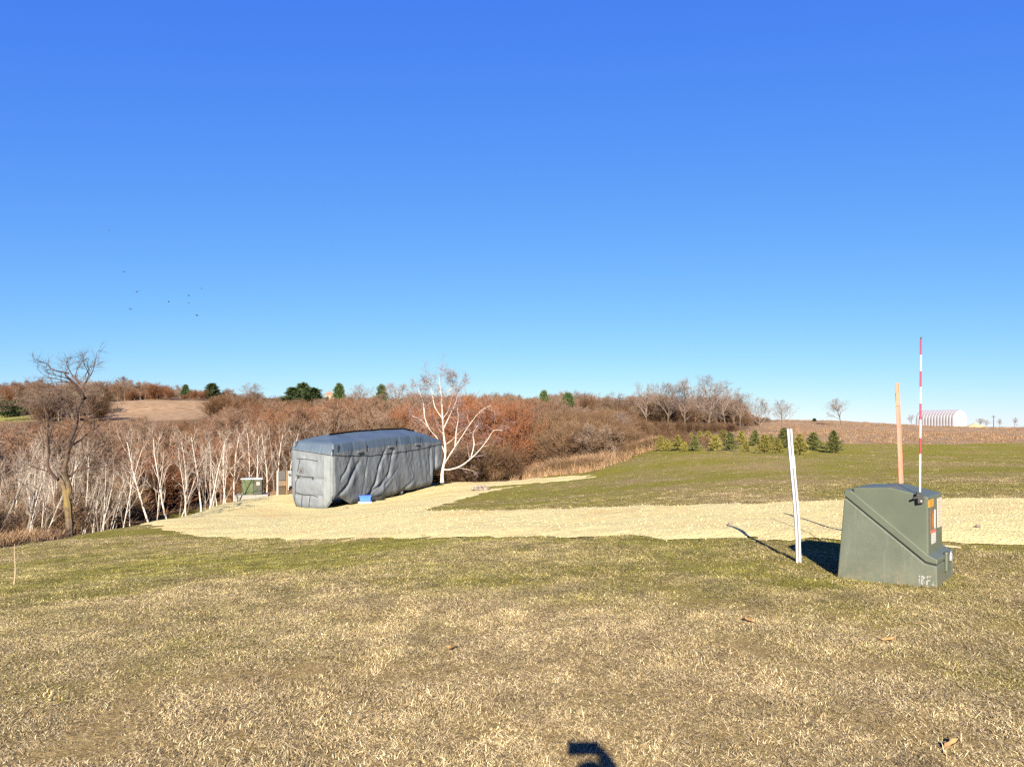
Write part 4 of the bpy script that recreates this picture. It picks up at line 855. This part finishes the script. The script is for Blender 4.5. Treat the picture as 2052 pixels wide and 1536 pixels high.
for nm, y0_, y1_, z0_, z1_, m_ in (('warning_sticker', .06, .27, .80, .872, simple('orange_sticker', (.36, .18, .01), (.40, .21, .014), 5, .6)), ('safety_sticker', .12, .36, .53, .77, simple('brown_sticker', (.12, .065, .04), (.09, .06, .045), 9, .6)), ('number_label', .18, .36, .425, .532, simple('white_label', (.34, .34, .34), (.28, .28, .28), 12, .6)), ('long_label', .46, .66, .56, .862, simple('cream_label', (.34, .31, .24), (.30, .26, .21), 12, .6))):
    def fx(z): return .862+(.905-z)/(.905-.26)*.006
    o = obj(nm, [(fx(z_)+dx, y_, z_) for dx in (.0, .004) for z_ in (z0_, z1_) for y_ in (y0_, y1_)], [(0, 1, 3, 2), (4, 6, 7, 5), (0, 4, 5, 1), (1, 5, 7, 3), (3, 7, 6, 2), (2, 6, 4, 0)], m_, lid)
    m2 = MB()
    if nm == 'warning_sticker':
        for k in range(3): m2.box((fx(.83)+.0042, .08, .812+k*.02), (fx(.83)+.006, .25-.03*(k % 2), .82+k*.02))
        m2.build('sticker_print', simple('sticker_ink', (.25, .10, .01), (.2, .08, .01), 5, .6), o)
    elif nm == 'safety_sticker':
        m2.prism([(fx(.65)+.0042, .57), (fx(.65)+.006, .57), (fx(.65)+.006, .76), (fx(.65)+.0042, .76)], .29, .35); m2.build('sticker_white_strip', M_white, o)
        m3 = MB(); m3.add([(fx(.65)+.0045, .22+.06*math.cos(a_*.5236), .66+.085*math.sin(a_*.5236)) for a_ in range(12)], [tuple(range(12))]); m3.build('sticker_symbol', simple('amber_ink', (.26, .10, .018), (.20, .075, .014), 8, .6), o)
        m4 = MB(); m4.box((fx(.54)+.0042, .13, .535), (fx(.54)+.006, .35, .562)); m4.build('sticker_red_bar', simple('red_ink', (.4, .10, .06), (.35, .08, .05), 8, .6), o)
    elif nm == 'number_label':
        for k in range(3): m2.box((fx(.48)+.0042, .20, .44+k*.03), (fx(.48)+.0055, .34-.03*k, .447+k*.03))
        m2.build('label_print', simple('grey_ink', (.2, .2, .2), (.25, .25, .25), 5, .6), o)
    else:
        for k in range(8): m2.box((fx(.7)+.0042, .48, .585+k*.033), (fx(.7)+.0055, .64-.03*(k % 3), .592+k*.033))
        m2.build('label_print', simple('grey_ink', (.22, .2, .18), (.25, .23, .2), 5, .6), o)
hp = MB(); hp.box((.945, .36, .13), (.975, .56, .33), .012); hp.build('lock_hasp', M_tl, tf)
hp = MB(); hp.box((.976, .42, .235), (1.0, .50, .285), .008); pl = hp.build('padlock', M_steel, tf)
hp = MB(); hp.tube([(.988, .46+.035*math.cos(a_*math.pi/8), .285+.045*math.sin(a_*math.pi/8)) for a_ in range(9)], .007, 6); hp.build('shackle', M_steel, pl)
hp = MB(); hp.tube([(.945, .60, .16), (.965, .60, .16)], .022, 6); hp.build('penta_bolt', M_steel, tf)
M_chalk = simple('white_paint_marks', (.26, .27, .26), (.07, .08, .065), 45, .8, .2, detail=6)
def stroke(pts, w_=.006):
    m = MB()
    for (a_, b_), (c_, d_) in zip(pts, pts[1:]):
        L = math.hypot(c_-a_, d_-b_) or 1e-6; nx_, nz_ = -(d_-b_)/L*w_, (c_-a_)/L*w_; yb = lambda z_: .4-.4*(1-.07*max(0, z_))-.0015
        m.add([(a_-nx_, yb(b_), b_-nz_), (a_+nx_, yb(b_), b_+nz_), (c_+nx_, yb(d_), d_+nz_), (c_-nx_, yb(d_), d_-nz_)], [(0, 1, 2, 3)])
    m.build('paint_mark', M_chalk, base)
zb = hz(3.42+.77*.85, 8.11-.64*.85)-bz+.025
stroke([(.79, zb), (.793, zb+.085)], .004); stroke([(.812, zb), (.812, zb+.085), (.838, zb+.07), (.812, zb+.045), (.842, zb+.022), (.812, zb)], .007)
stroke([(.862, zb), (.862, zb+.085), (.90, zb+.085)], .007); stroke([(.862, zb+.045), (.89, zb+.048)], .007); stroke([(.91, zb+.03), (.922, zb+.03)], .008); stroke([(.90, zb+.005), (.925, zb+.012)], .007); stroke([(.79, zb-.012), (.93, zb-.02)], .004)
# marker rod clamped to the box
rx, ry = B0[0]+.77*.795+.64*.012, B0[1]-.64*.795+.77*.012
mk = thing('marker_rod', 'thin red and white striped marker rod clamped to the big transformer', 'marker rod', (rx, ry, bz))
M_red = simple('red_band', (.30, .012, .018), (.25, .012, .018), 8, .5); M_mag = simple('faded_magenta_band', (.20, .016, .055), (.17, .016, .05), 8, .5); M_rodw = simple('white_rod', (.45, .44, .40), (.38, .37, .34), 8, .5)
Yr = ry
def rz_(py): return EYE+(HZ-py)/F*Yr-bz
xt = (1850-1848)/F*Yr
for a_, b_, m_, nm in ((985, 909, M_rodw, 'white_band'), (909, 877, M_red, 'red_band'), (877, 840, M_rodw, 'white_band'), (840, 808, M_mag, 'red_band'), (808, 775, M_rodw, 'white_band'), (775, 743, M_mag, 'red_band'), (743, 711, M_rodw, 'white_band'), (711, 680, M_mag, 'red_band'), (680, 675, M_black, 'tip')):
    mb = MB(); za, zb_ = rz_(a_), rz_(b_); mb.tube([(xt*(za-.9)/1.5, 0, za), (xt*(zb_-.9)/1.5, 0, zb_)], .0095 if 'red' in nm else .0085, 8); mb.build(nm, m_, mk)
mb = MB(); mb.box((-.028, -.018, rz_(1008)), (.028, .018, rz_(990)), .004); cl_ = mb.build('clamp', M_black, mk)
mb = MB(); mb.prism([(-.035, rz_(985)), (-.018, rz_(985)), (-.005, rz_(997)), (-.07, rz_(999)), (-.07, rz_(996)), (-.04, rz_(994))], -.012, .004); mb.build('clamp_wing', M_black, cl_)
mb = MB(); mb.tube([(.0, -.018, rz_(1003)), (.0, -.026, rz_(1003))], .010, 6); mb.build('clamp_bolt', M_steel, cl_)

# white plastic post
g = G(1600, 1127); wz = hz(g.x, g.y); Yp = g.y
wp = thing('white_post', 'white plastic ribbed marker post leaning left beside the big transformer', 'post', (g.x, g.y, wz))
M_post = simple('white_plastic', (.40, .40, .41), (.33, .335, .35), 4, .5, .35); tx = (1583.5-1026)/F*Yp-g.x; tz = EYE+(HZ-859)/F*Yp-wz
def sheared(m, nm, mat, par):
    for k, (x, y, z) in enumerate(m.v): m.v[k] = (x+tx*(z/tz)+.012*math.sin(3.0*z), y, z)
    return m.build(nm, mat, par)
zs = [-.2+(tz+.2)*k/10 for k in range(11)]
def strip(xa, xb, ya, yb):
    m = MB(); 
    for z in zs: m.v += [(xa, ya, z), (xb, ya, z), (xb, yb, z), (xa, yb, z)]
    m.f = [(4*k+j, 4*k+(j+1) % 4, 4*k+4+(j+1) % 4, 4*k+4+j) for k in range(10) for j in range(4)]+[(3, 2, 1, 0), (40, 41, 42, 43)]; return m
sheared(strip(-.028, -.010, -.014, .014), 'rib', M_post, wp); sheared(strip(.010, .028, -.014, .014), 'rib', M_post, wp); sheared(strip(-.009, .009, .002, .012), 'web', simple('post_web', (.13, .135, .15), (.11, .115, .125), 5, .6), wp)  # web coloured dark to paint the shade between the ribs
m = MB(); m.box((-.012, -.0155, tz-.46), (.032, -.0142, tz-.32)); sheared(m, 'scuff_plate', M_steel, wp)
# orange flat post
Yo = 9.35; ox = (1812-1026)/F*Yo; oz = hz(ox, Yo); op = thing('orange_post', 'flat faded orange marker post rising behind the big transformer', 'post', (ox, Yo, oz))
ht = EYE+(HZ-767)/F*Yo-oz; txo = (1798-1026)/F*Yo-ox; M_or = simple('faded_orange', (.42, .135, .095), (.36, .11, .078), 5, .65, .3)
m = MB(); m.v = []; 
for k in range(9):
    z = -.2+(ht+.2)*k/8; xo = txo*(z/ht); m.v += [(xo-.026, 0, z), (xo, -.008, z), (xo+.026, 0, z), (xo+.026, .005, z), (xo, -.003, z), (xo-.026, .005, z)]
m.f = [(6*k+j, 6*k+(j+1) % 6, 6*k+6+(j+1) % 6, 6*k+6+j) for k in range(8) for j in range(6)]+[(48, 49, 50, 51, 52, 53)]
m.build('blade', M_or, op); m = MB(); m.box((txo-.022, -.0125, ht-.28), (txo+.022, -.009, ht-.12)); m.build('faded_decal', simple('decal', (.40, .15, .105), (.36, .125, .085), 20, .7), op)

# thin sapling at the left edge, fallen leaf
g = G(28, 1172); m = TB(); hs = 82/F*g.y; r = rs(88)
pts_ = [np.array([.035*z*hs*1.0+.012*math.sin(5*z), 0, z*hs]) for z in np.linspace(-.05, 1, 9)]; m.tube(pts_, list(np.linspace(.011, .004, 9)), 6)
sp_ = thing('sapling', 'thin bare sapling stem in the lawn at the left picture edge', 'sapling', (g.x, g.y, g.z)); o = bpy.data.objects.new('stem', m.mesh('stem', simple('sapling_bark', (.30, .24, .16), (.2, .15, .10), 9, .9))); COL.objects.link(o); o.parent = sp_
m = TB()
for k in range(5): z = .4+.12*k; p0 = pts_[int(z*8)]; m.tube([p0, p0+np.array([(-1)**k*.05, .02*r.randn(), .07])], [.004, .0015], 4)
o = bpy.data.objects.new('side_shoots', m.mesh('side_shoots', M_twig)); COL.objects.link(o); o.parent = sp_
M_leaf = simple('dry_leaf', (.23, .14, .06), (.17, .095, .04), 12, .7)
for i, (px_, py_, sc_, lab) in enumerate(((1905, 1502, .048, 'curled orange-brown dead leaf in the grass at lower right'), (1500, 1248, .05, 'small rusty dead leaf in the lawn left of the big transformer'), (905, 1305, .05, 'small rusty dead leaf in the middle of the front lawn'), (1780, 1288, .045, 'small tan dead leaf in the lawn below the big transformer'))):
    g = G(px_, py_); V_ = []; n_ = 8
    for k in range(n_+1):
        u = k/n_; wd = math.sin(math.pi*u)**.8*.42*(1+.25*math.sin(9*u))
        for j in (-1, -.5, 0, .5, 1): V_.append(((u-.5)*2*sc_, j*wd*sc_, sc_*(.35*abs(j)**1.5+.3*(u-.5)**2+.08*math.sin(6*u+2*j))))
    o = obj('dead_leaf', V_, [(k*5+j, k*5+j+1, k*5+j+6, k*5+j+5) for k in range(n_) for j in range(4)], M_leaf, None, True, (g.x, g.y, hz(g.x, g.y)+.018)); o.rotation_euler = (.3, -.2, i*1.9+.4); sm = o.modifiers.new('thickness', 'SOLIDIFY'); sm.thickness = .0015; tag(o, lab, 'leaf', 'dead leaves on the lawn')

# ------------------------------------------------------------------ far things on the right: arched steel building, gravel heap, pole
Yq = 202; qx_ = (1912-CX)/F*Yq; qz_ = min(hz(qx_, Yq), hz(qx_+3, Yq+5), hz(qx_-10, Yq+6))
M_sheet = simple('dimmed_white_sheet', (.21, .205, .225), (.165, .16, .18), .6, .45, .4); M_endw = simple('lit_white_end_wall', (.40, .40, .395), (.36, .36, .355), .8, .5, .3)  # weaker light on the sides painted as darker sheet, end wall brighter
qb = thing('arched_steel_building', 'white ribbed arched steel building on the field horizon', 'building', (qx_, Yq, qz_), math.atan2(.855, -.518))
hw = 3.0
def arch(off=0.0, n=16): return [(hw-(hw+off)*1.0 if False else 0, 0)]
def aprof(off):
    p = [(-hw-off, 0), (-hw-off, 1.1), (-hw-off, 2.1)]
    p += [(-(hw+off)*math.cos(math.pi*k/14), 2.1+(2.35+off)*math.sin(math.pi*k/14)) for k in range(1, 14)]
    return p+[(hw+off, 2.1), (hw+off, 1.1), (hw+off, 0)]
def apanel():
    xs = [(0, 0), (.10, 0), (.20, .13), (.60, .13), (.70, 0), (.80, 0)]; V_ = []; A = [aprof(o_) for _, o_ in xs]; n_ = len(A[0])
    for (x_, _), a_ in zip(xs, A): V_ += [(x_, hw_, z_) for hw_, z_ in a_]
    return V_, [(i*n_+j, i*n_+j+1, (i+1)*n_+j+1, (i+1)*n_+j) for i in range(len(xs)-1) for j in range(n_-1)]
# local y runs from the near corner towards the right and away, so the arch is centred at y = -hw
pn = None
for k in range(13):
    if pn is None: pn = obj('arch_panel', *apanel(), M_sheet, qb, False, (0, -hw, 0))
    else: copy_obj(pn, qb, (k*.8, -hw, 0))
a_ = aprof(-.02); n_ = len(a_); ew = obj('end_wall', [(-.02, y-hw, z) for y, z in a_]+[(.06, y-hw, z) for y, z in a_], [tuple(range(n_)), tuple(range(2*n_-1, n_-1, -1))]+[(j, (j+1) % n_, n_+(j+1) % n_, n_+j) for j in range(n_)], M_endw, qb)
obj('end_wall', [(10.38, y-hw, z) for y, z in a_]+[(10.3, y-hw, z) for y, z in a_], [tuple(range(n_-1, -1, -1)), tuple(range(n_, 2*n_))], M_endw, qb)
for y in (-4.0, -3.0, -1.9): mb = MB(); mb.box((-.06, y-.28, 1.55), (-.025, y+.28, 1.95)); mb.build('window', simple('dim_glass', (.18, .19, .2), (.22, .23, .24), 5, .3), ew)
mb = MB()
for k in range(8): mb.box((-.05, -4.6+k*.42, 3.28), (-.024, -4.3+k*.42, 3.50))
mb.build('lettering', simple('grey_green_letters', (.36, .42, .34), (.40, .45, .38), 5, .7), ew)
mb = MB(); mb.box((-.06, -1.6, 0), (-.025, -.7, 2.0)); mb.build('door', simple('pale_door', (.5, .5, .5), (.45, .45, .46), 5, .6), ew)
Yg = 198; gx_ = (1955-CX)/F*Yg; m = MB(); bm = bmesh.new(); bmesh.ops.create_grid(bm, x_segments=24, y_segments=24, size=1)
for v in bm.verts:
    d_ = math.hypot(v.co.x, v.co.y); v.co.z = max(-.1, (1-d_)**.9*1.25 if d_ < 1 else -.1)*(.8+.5*float(vn(v.co.x*3+9, v.co.y*3)))*.85; v.co.x *= 2.9; v.co.y *= 2.4
m.bm(bm); o = m.build('gravel_heap', simple('heap_gravel', (.36, .30, .18), (.30, .24, .14), 2, .95, .1, .6, 12), None, True, (gx_, Yg, hz(gx_, Yg))); tag(o, 'pale low heap of gravel right of the arched steel building', 'heap')
Yl = 200; lx = (1991-CX)/F*Yl; lz = hz(lx, Yl); po = thing('utility_pole', 'thin dark utility pole right of the arched steel building', 'pole', (lx, Yl, lz))
mb = MB(); mb.tube([(0, 0, -.3), (0, 0, EYE+(HZ-832)/F*Yl-lz)], [.10, .07], 8); mb.build('shaft', M_dark, po)
mb = MB(); mb.box((-.5, -.05, EYE+(HZ-835)/F*Yl-lz), (.5, .05, EYE+(HZ-834)/F*Yl-lz)); mb.build('crossarm', M_dark, po)
for i, (p_, top, Y, sx, lab) in enumerate(((1828, 832, 207, .9, 'small bare tree at the left end of the arched steel building'), (1963, 838, 212, 1.2, 'small bare tree behind the gravel heap'), (1975, 842, 210, 1.5, 'low bare bush between the gravel heap and the pole'), (2003, 840, 212, .9, 'small bare tree just right of the thin pole'), (2032, 838, 215, .8, 'small bare tree at the far right of the horizon'))):
    x, y, _ = PX(p_, 0, Y); z = hz(x, y); place_tree('bare_tree', pt[i % 4], lab, 'tree', x, y, EYE+(HZ-top)/F*Y-z, 9.9, i, 'small trees by the steel building', z, sx)
# beige house on the ridge
Yh = 262; hx = (661-CX)/F*Yh; hzb = hz(hx, Yh); hh_ = EYE+(HZ-790)/F*Yh-hzb
ho = thing('house', 'small beige house half hidden on the ridge between two dark pines', 'house', (hx, Yh, hzb), .2)
mb = MB(); mb.box((-1.7, 0, -.5), (1.7, 5, hh_), 0); mb.build('wall', simple('beige_siding', (.27, .20, .145), (.23, .17, .12), 3, .8), ho)
mb = MB(); mb.prism([(-2.0, hh_), (2.0, hh_), (0, hh_+1.3)], -.3, 5.3); mb.build('roof', simple('brown_shingles', (.20, .13, .10), (.16, .10, .08), 4, .9), ho)
for x_ in (-.8, .7): mb = MB(); mb.box((x_-.35, -.06, hh_-1.5), (x_+.35, -.01, hh_-.5)); mb.build('window', simple('house_glass', (.05, .06, .07), (.06, .07, .08), 5, .2), ho)

# birds
BD = [(218, 462, 150), (248, 545, 150), (274, 585, 95), (262, 620, 95), (395, 632, 100), (378, 592, 125), (378, 607, 165), (338, 605, 150), (404, 578, 190)]
BN = ['highest of the tiny birds in the left sky', 'tiny bird second highest in the left sky', 'dark bird nearest the middle of the flock in the left sky', 'dark bird at the lower left of the flock', 'lowest dark bird, at the right of the flock', 'faint bird at the right of the flock, just above another', 'faint bird directly below another at the right of the flock', 'faint bird in the middle of the flock', 'faintest bird at the upper right of the flock']
for (px_, py_, Y), lab in zip(BD, BN):
    r = rs(int(px_)); bd = thing('bird', lab, 'bird', PX(px_, py_, Y), r.rand()*6.28, 'flock of birds in the left sky')
    m = MB(); m.tube([(-.16, 0, 0), (-.08, 0, .01), (.05, 0, .01), (.13, 0, .015), (.19, 0, .01)], [.01, .045, .055, .03, .005], 8); m.add([(-.14, 0, 0), (-.26, .05, 0), (-.26, -.05, 0)], [(0, 1, 2)]); m.build('body', M_black, bd)
    up = .10+.25*r.rand()
    for s_ in (-1, 1):
        m = MB(); m.add([(.06, .03*s_, .01), (-.07, .03*s_, .01), (-.06, .2*s_, up*.6), (.07, .2*s_, up*.6), (-.02, .42*s_, up*.55), (.06, .03*s_, .022), (-.07, .03*s_, .015), (-.06, .2*s_, up*.6+.008), (.07, .2*s_, up*.6+.012), (-.02, .42*s_, up*.55+.005)], [(0, 1, 2, 3), (3, 2, 4), (5, 8, 7, 6), (8, 9, 7), (0, 3, 8, 5), (3, 4, 9, 8), (1, 6, 7, 2), (2, 7, 9, 4)]); m.build('wing', M_black, bd)

# ------------------------------------------------------------------ the person taking the picture (behind the camera; casts the shadow in front)
M_jack = simple('navy_jacket', (.035, .045, .07), (.028, .036, .058), 8, .85, .2, .3, 40); M_jean = simple('blue_jeans', (.06, .085, .14), (.05, .07, .12), 12, .9, .2, .3, 90); M_skin = simple('skin', (.48, .29, .21), (.44, .26, .19), 14, .55, .35); M_hair = simple('brown_hair', (.06, .038, .024), (.045, .028, .018), 30, .7, .3); M_shoe = simple('dark_shoes', (.03, .027, .025), (.04, .035, .03), 15, .7, .3)
J = {'pel': (.02, -.46, .90, .150), 'wai': (.02, -.46, 1.05, .140), 'che': (.02, -.46, 1.25, .160), 'nkb': (.02, -.45, 1.41, .085), 'nk': (.02, -.44, 1.47, .058), 'chin': (.02, -.41, 1.535, .075), 'hed': (.02, -.405, 1.60, .092), 'crn': (.02, -.41, 1.65, .07),
     'sR': (.20, -.45, 1.36, .075), 'eR': (.30, -.30, 1.20, .052), 'wR': (.155, -.09, 1.50, .034), 'hR': (.125, -.055, 1.565, .036),
     'sL': (-.16, -.45, 1.36, .075), 'eL': (-.25, -.46, 1.08, .050), 'wL': (-.27, -.40, .84, .034), 'hL': (-.27, -.385, .76, .036),
     'pR': (.11, -.46, .86, .115), 'kR': (.12, -.45, .48, .070), 'aR': (.13, -.48, .10, .046), 'tR': (.145, -.34, .045, .042), 'bR': (.13, -.52, .05, .042), 'pL': (-.07, -.46, .86, .115), 'kL': (-.09, -.44, .48, .070), 'aL': (-.10, -.48, .10, .046), 'tL': (-.115, -.34, .045, .042), 'bL': (-.10, -.52, .05, .042)}
E = [('pel', 'wai'), ('wai', 'che'), ('che', 'nkb'), ('nkb', 'nk'), ('nk', 'chin'), ('chin', 'hed'), ('hed', 'crn'), ('nkb', 'sR'), ('sR', 'eR'), ('eR', 'wR'), ('wR', 'hR'), ('nkb', 'sL'), ('sL', 'eL'), ('eL', 'wL'), ('wL', 'hL'), ('pel', 'pR'), ('pR', 'kR'), ('kR', 'aR'), ('aR', 'tR'), ('aR', 'bR'), ('pel', 'pL'), ('pL', 'kL'), ('kL', 'aL'), ('aL', 'tL'), ('aL', 'bL')]
J = dict(J)
# fingers: the right hand grips the end of the phone, the left hangs slightly curled
FG = {'R': [((.120, -.035, 1.60), (.100, -.012, 1.612), (.078, -.012, 1.613)), ((.122, -.03, 1.585), (.10, -.010, 1.592), (.076, -.011, 1.592)), ((.122, -.03, 1.568), (.10, -.010, 1.572), (.078, -.011, 1.571)), ((.12, -.035, 1.552), (.102, -.012, 1.553), (.084, -.012, 1.552)), ((.105, -.065, 1.57), (.085, -.052, 1.585), (.07, -.046, 1.60))],
      'L': [((-.285, -.365, .72), (-.285, -.355, .69), (-.28, -.355, .665)), ((-.278, -.372, .715), (-.278, -.36, .68), (-.272, -.36, .655)), ((-.27, -.382, .715), (-.268, -.37, .68), (-.262, -.37, .66)), ((-.26, -.392, .718), (-.258, -.385, .69), (-.254, -.383, .672)), ((-.262, -.355, .755), (-.25, -.335, .73), (-.245, -.328, .71))]}
for sd_ in 'RL':
    for k, ch in enumerate(FG[sd_]):
        pr = 'h'+sd_
        for q, p in enumerate(ch): nm = 'f%s%d%d' % (sd_, k, q); J[nm] = (*p, .0095-.001*q); E.append((pr, nm)); pr = nm
keys = list(J); gz0 = hz(.02, -.46)
me = bpy.data.meshes.new('body'); me.from_pydata([J[k][:3] for k in keys], [(keys.index(a), keys.index(b)) for a, b in E], []); me.update()
tmp = bpy.data.objects.new('tmp_body', me); COL.objects.link(tmp)
sk = tmp.modifiers.new('skin', 'SKIN'); sk.use_smooth_shade = True
for k, v in zip(keys, me.skin_vertices[0].data): v.radius = (J[k][3],)*2; v.use_root = (k == 'pel')
sb = tmp.modifiers.new('sub', 'SUBSURF'); sb.levels = 2; sb.render_levels = 2
dg = bpy.context.evaluated_depsgraph_get(); me2 = bpy.data.meshes.new_from_object(tmp.evaluated_get(dg)); bpy.data.objects.remove(tmp)
person = thing('person', 'person in navy jacket and jeans photographing with a phone, seen by their shadow', 'person', (0, 0, gz0))
me2.name = 'body'; me2.materials.clear()
for m_ in (M_skin, M_jack, M_jean, M_shoe): me2.materials.append(m_)
HR, HL = Vector(J['hR'][:3]), Vector(J['hL'][:3])
for v in me2.vertices:                                            # a face on the front of the head
    p = v.co
    if p.z > 1.50 and p.y > -.40:
        dx = abs(p.x-.02); p.y += .020*math.exp(-((dx)/.014)**2-((p.z-1.585)/.022)**2)-.008*math.exp(-((dx-.032)/.014)**2-((p.z-1.605)/.012)**2)+.006*math.exp(-(dx/.022)**2-((p.z-1.545)/.008)**2)
for f_ in me2.polygons:
    c_ = f_.center; k = 1
    if c_.z > 1.455 and abs(c_.x-.02) < .105: k = 0
    elif (c_-HR).length < .105 and c_.z > 1.505: k = 0
    elif (c_-HL).length < .13 and c_.z < .825 and c_.x < -.2: k = 0
    elif c_.z < .09: k = 3
    elif c_.z < .88 and c_.x > -.21: k = 2
    f_.material_index = k
bo = bpy.data.objects.new('body', me2); COL.objects.link(bo); bo.parent = person
m = MB(); bm = bmesh.new(); bmesh.ops.create_uvsphere(bm, u_segments=24, v_segments=14, radius=1)
for v in list(bm.verts):
    x_, y_, z_ = v.co; k = 1+.06*(float(vn(x_*6+3, z_*6+y_*4))-.5); v.co = Vector((.02+.101*x_*k, -.418+.103*y_*k, 1.613+.105*z_*k))
bmesh.ops.delete(bm, geom=[v for v in bm.verts if v.co.z < 1.54 or (v.co.y > -.36 and v.co.z < 1.655)], context='VERTS'); m.bm(bm); m.build('hair', M_hair, person, True)
for s_ in (-1, 1):
    m = MB(); bm = bmesh.new(); bmesh.ops.create_uvsphere(bm, u_segments=10, v_segments=8, radius=1)
    for v in bm.verts: v.co = Vector((.02+s_*(.096+.008*v.co.x), -.405+.018*v.co.y, 1.59+.03*v.co.z))
    m.bm(bm); m.build('ear', M_skin, person, True)
ph = thing('phone', 'dark smartphone held out sideways in the right hand of the person', 'phone', (0, -.028, gz0+1.575))
m = MB(); m.box((-.062, -.004, 0), (.098, .004, .076), .003); m.build('case', M_black, ph)
m = MB(); m.box((-.057, -.0055, .005), (.093, -.0042, .071)); m.build('screen', simple('phone_glass', (.02, .03, .05), (.03, .04, .06), 5, .15, .5), ph)
m = MB(); m.tube([(0, .004, .04), (0, .007, .04)], .008, 12); m.build('lens', M_black, ph)
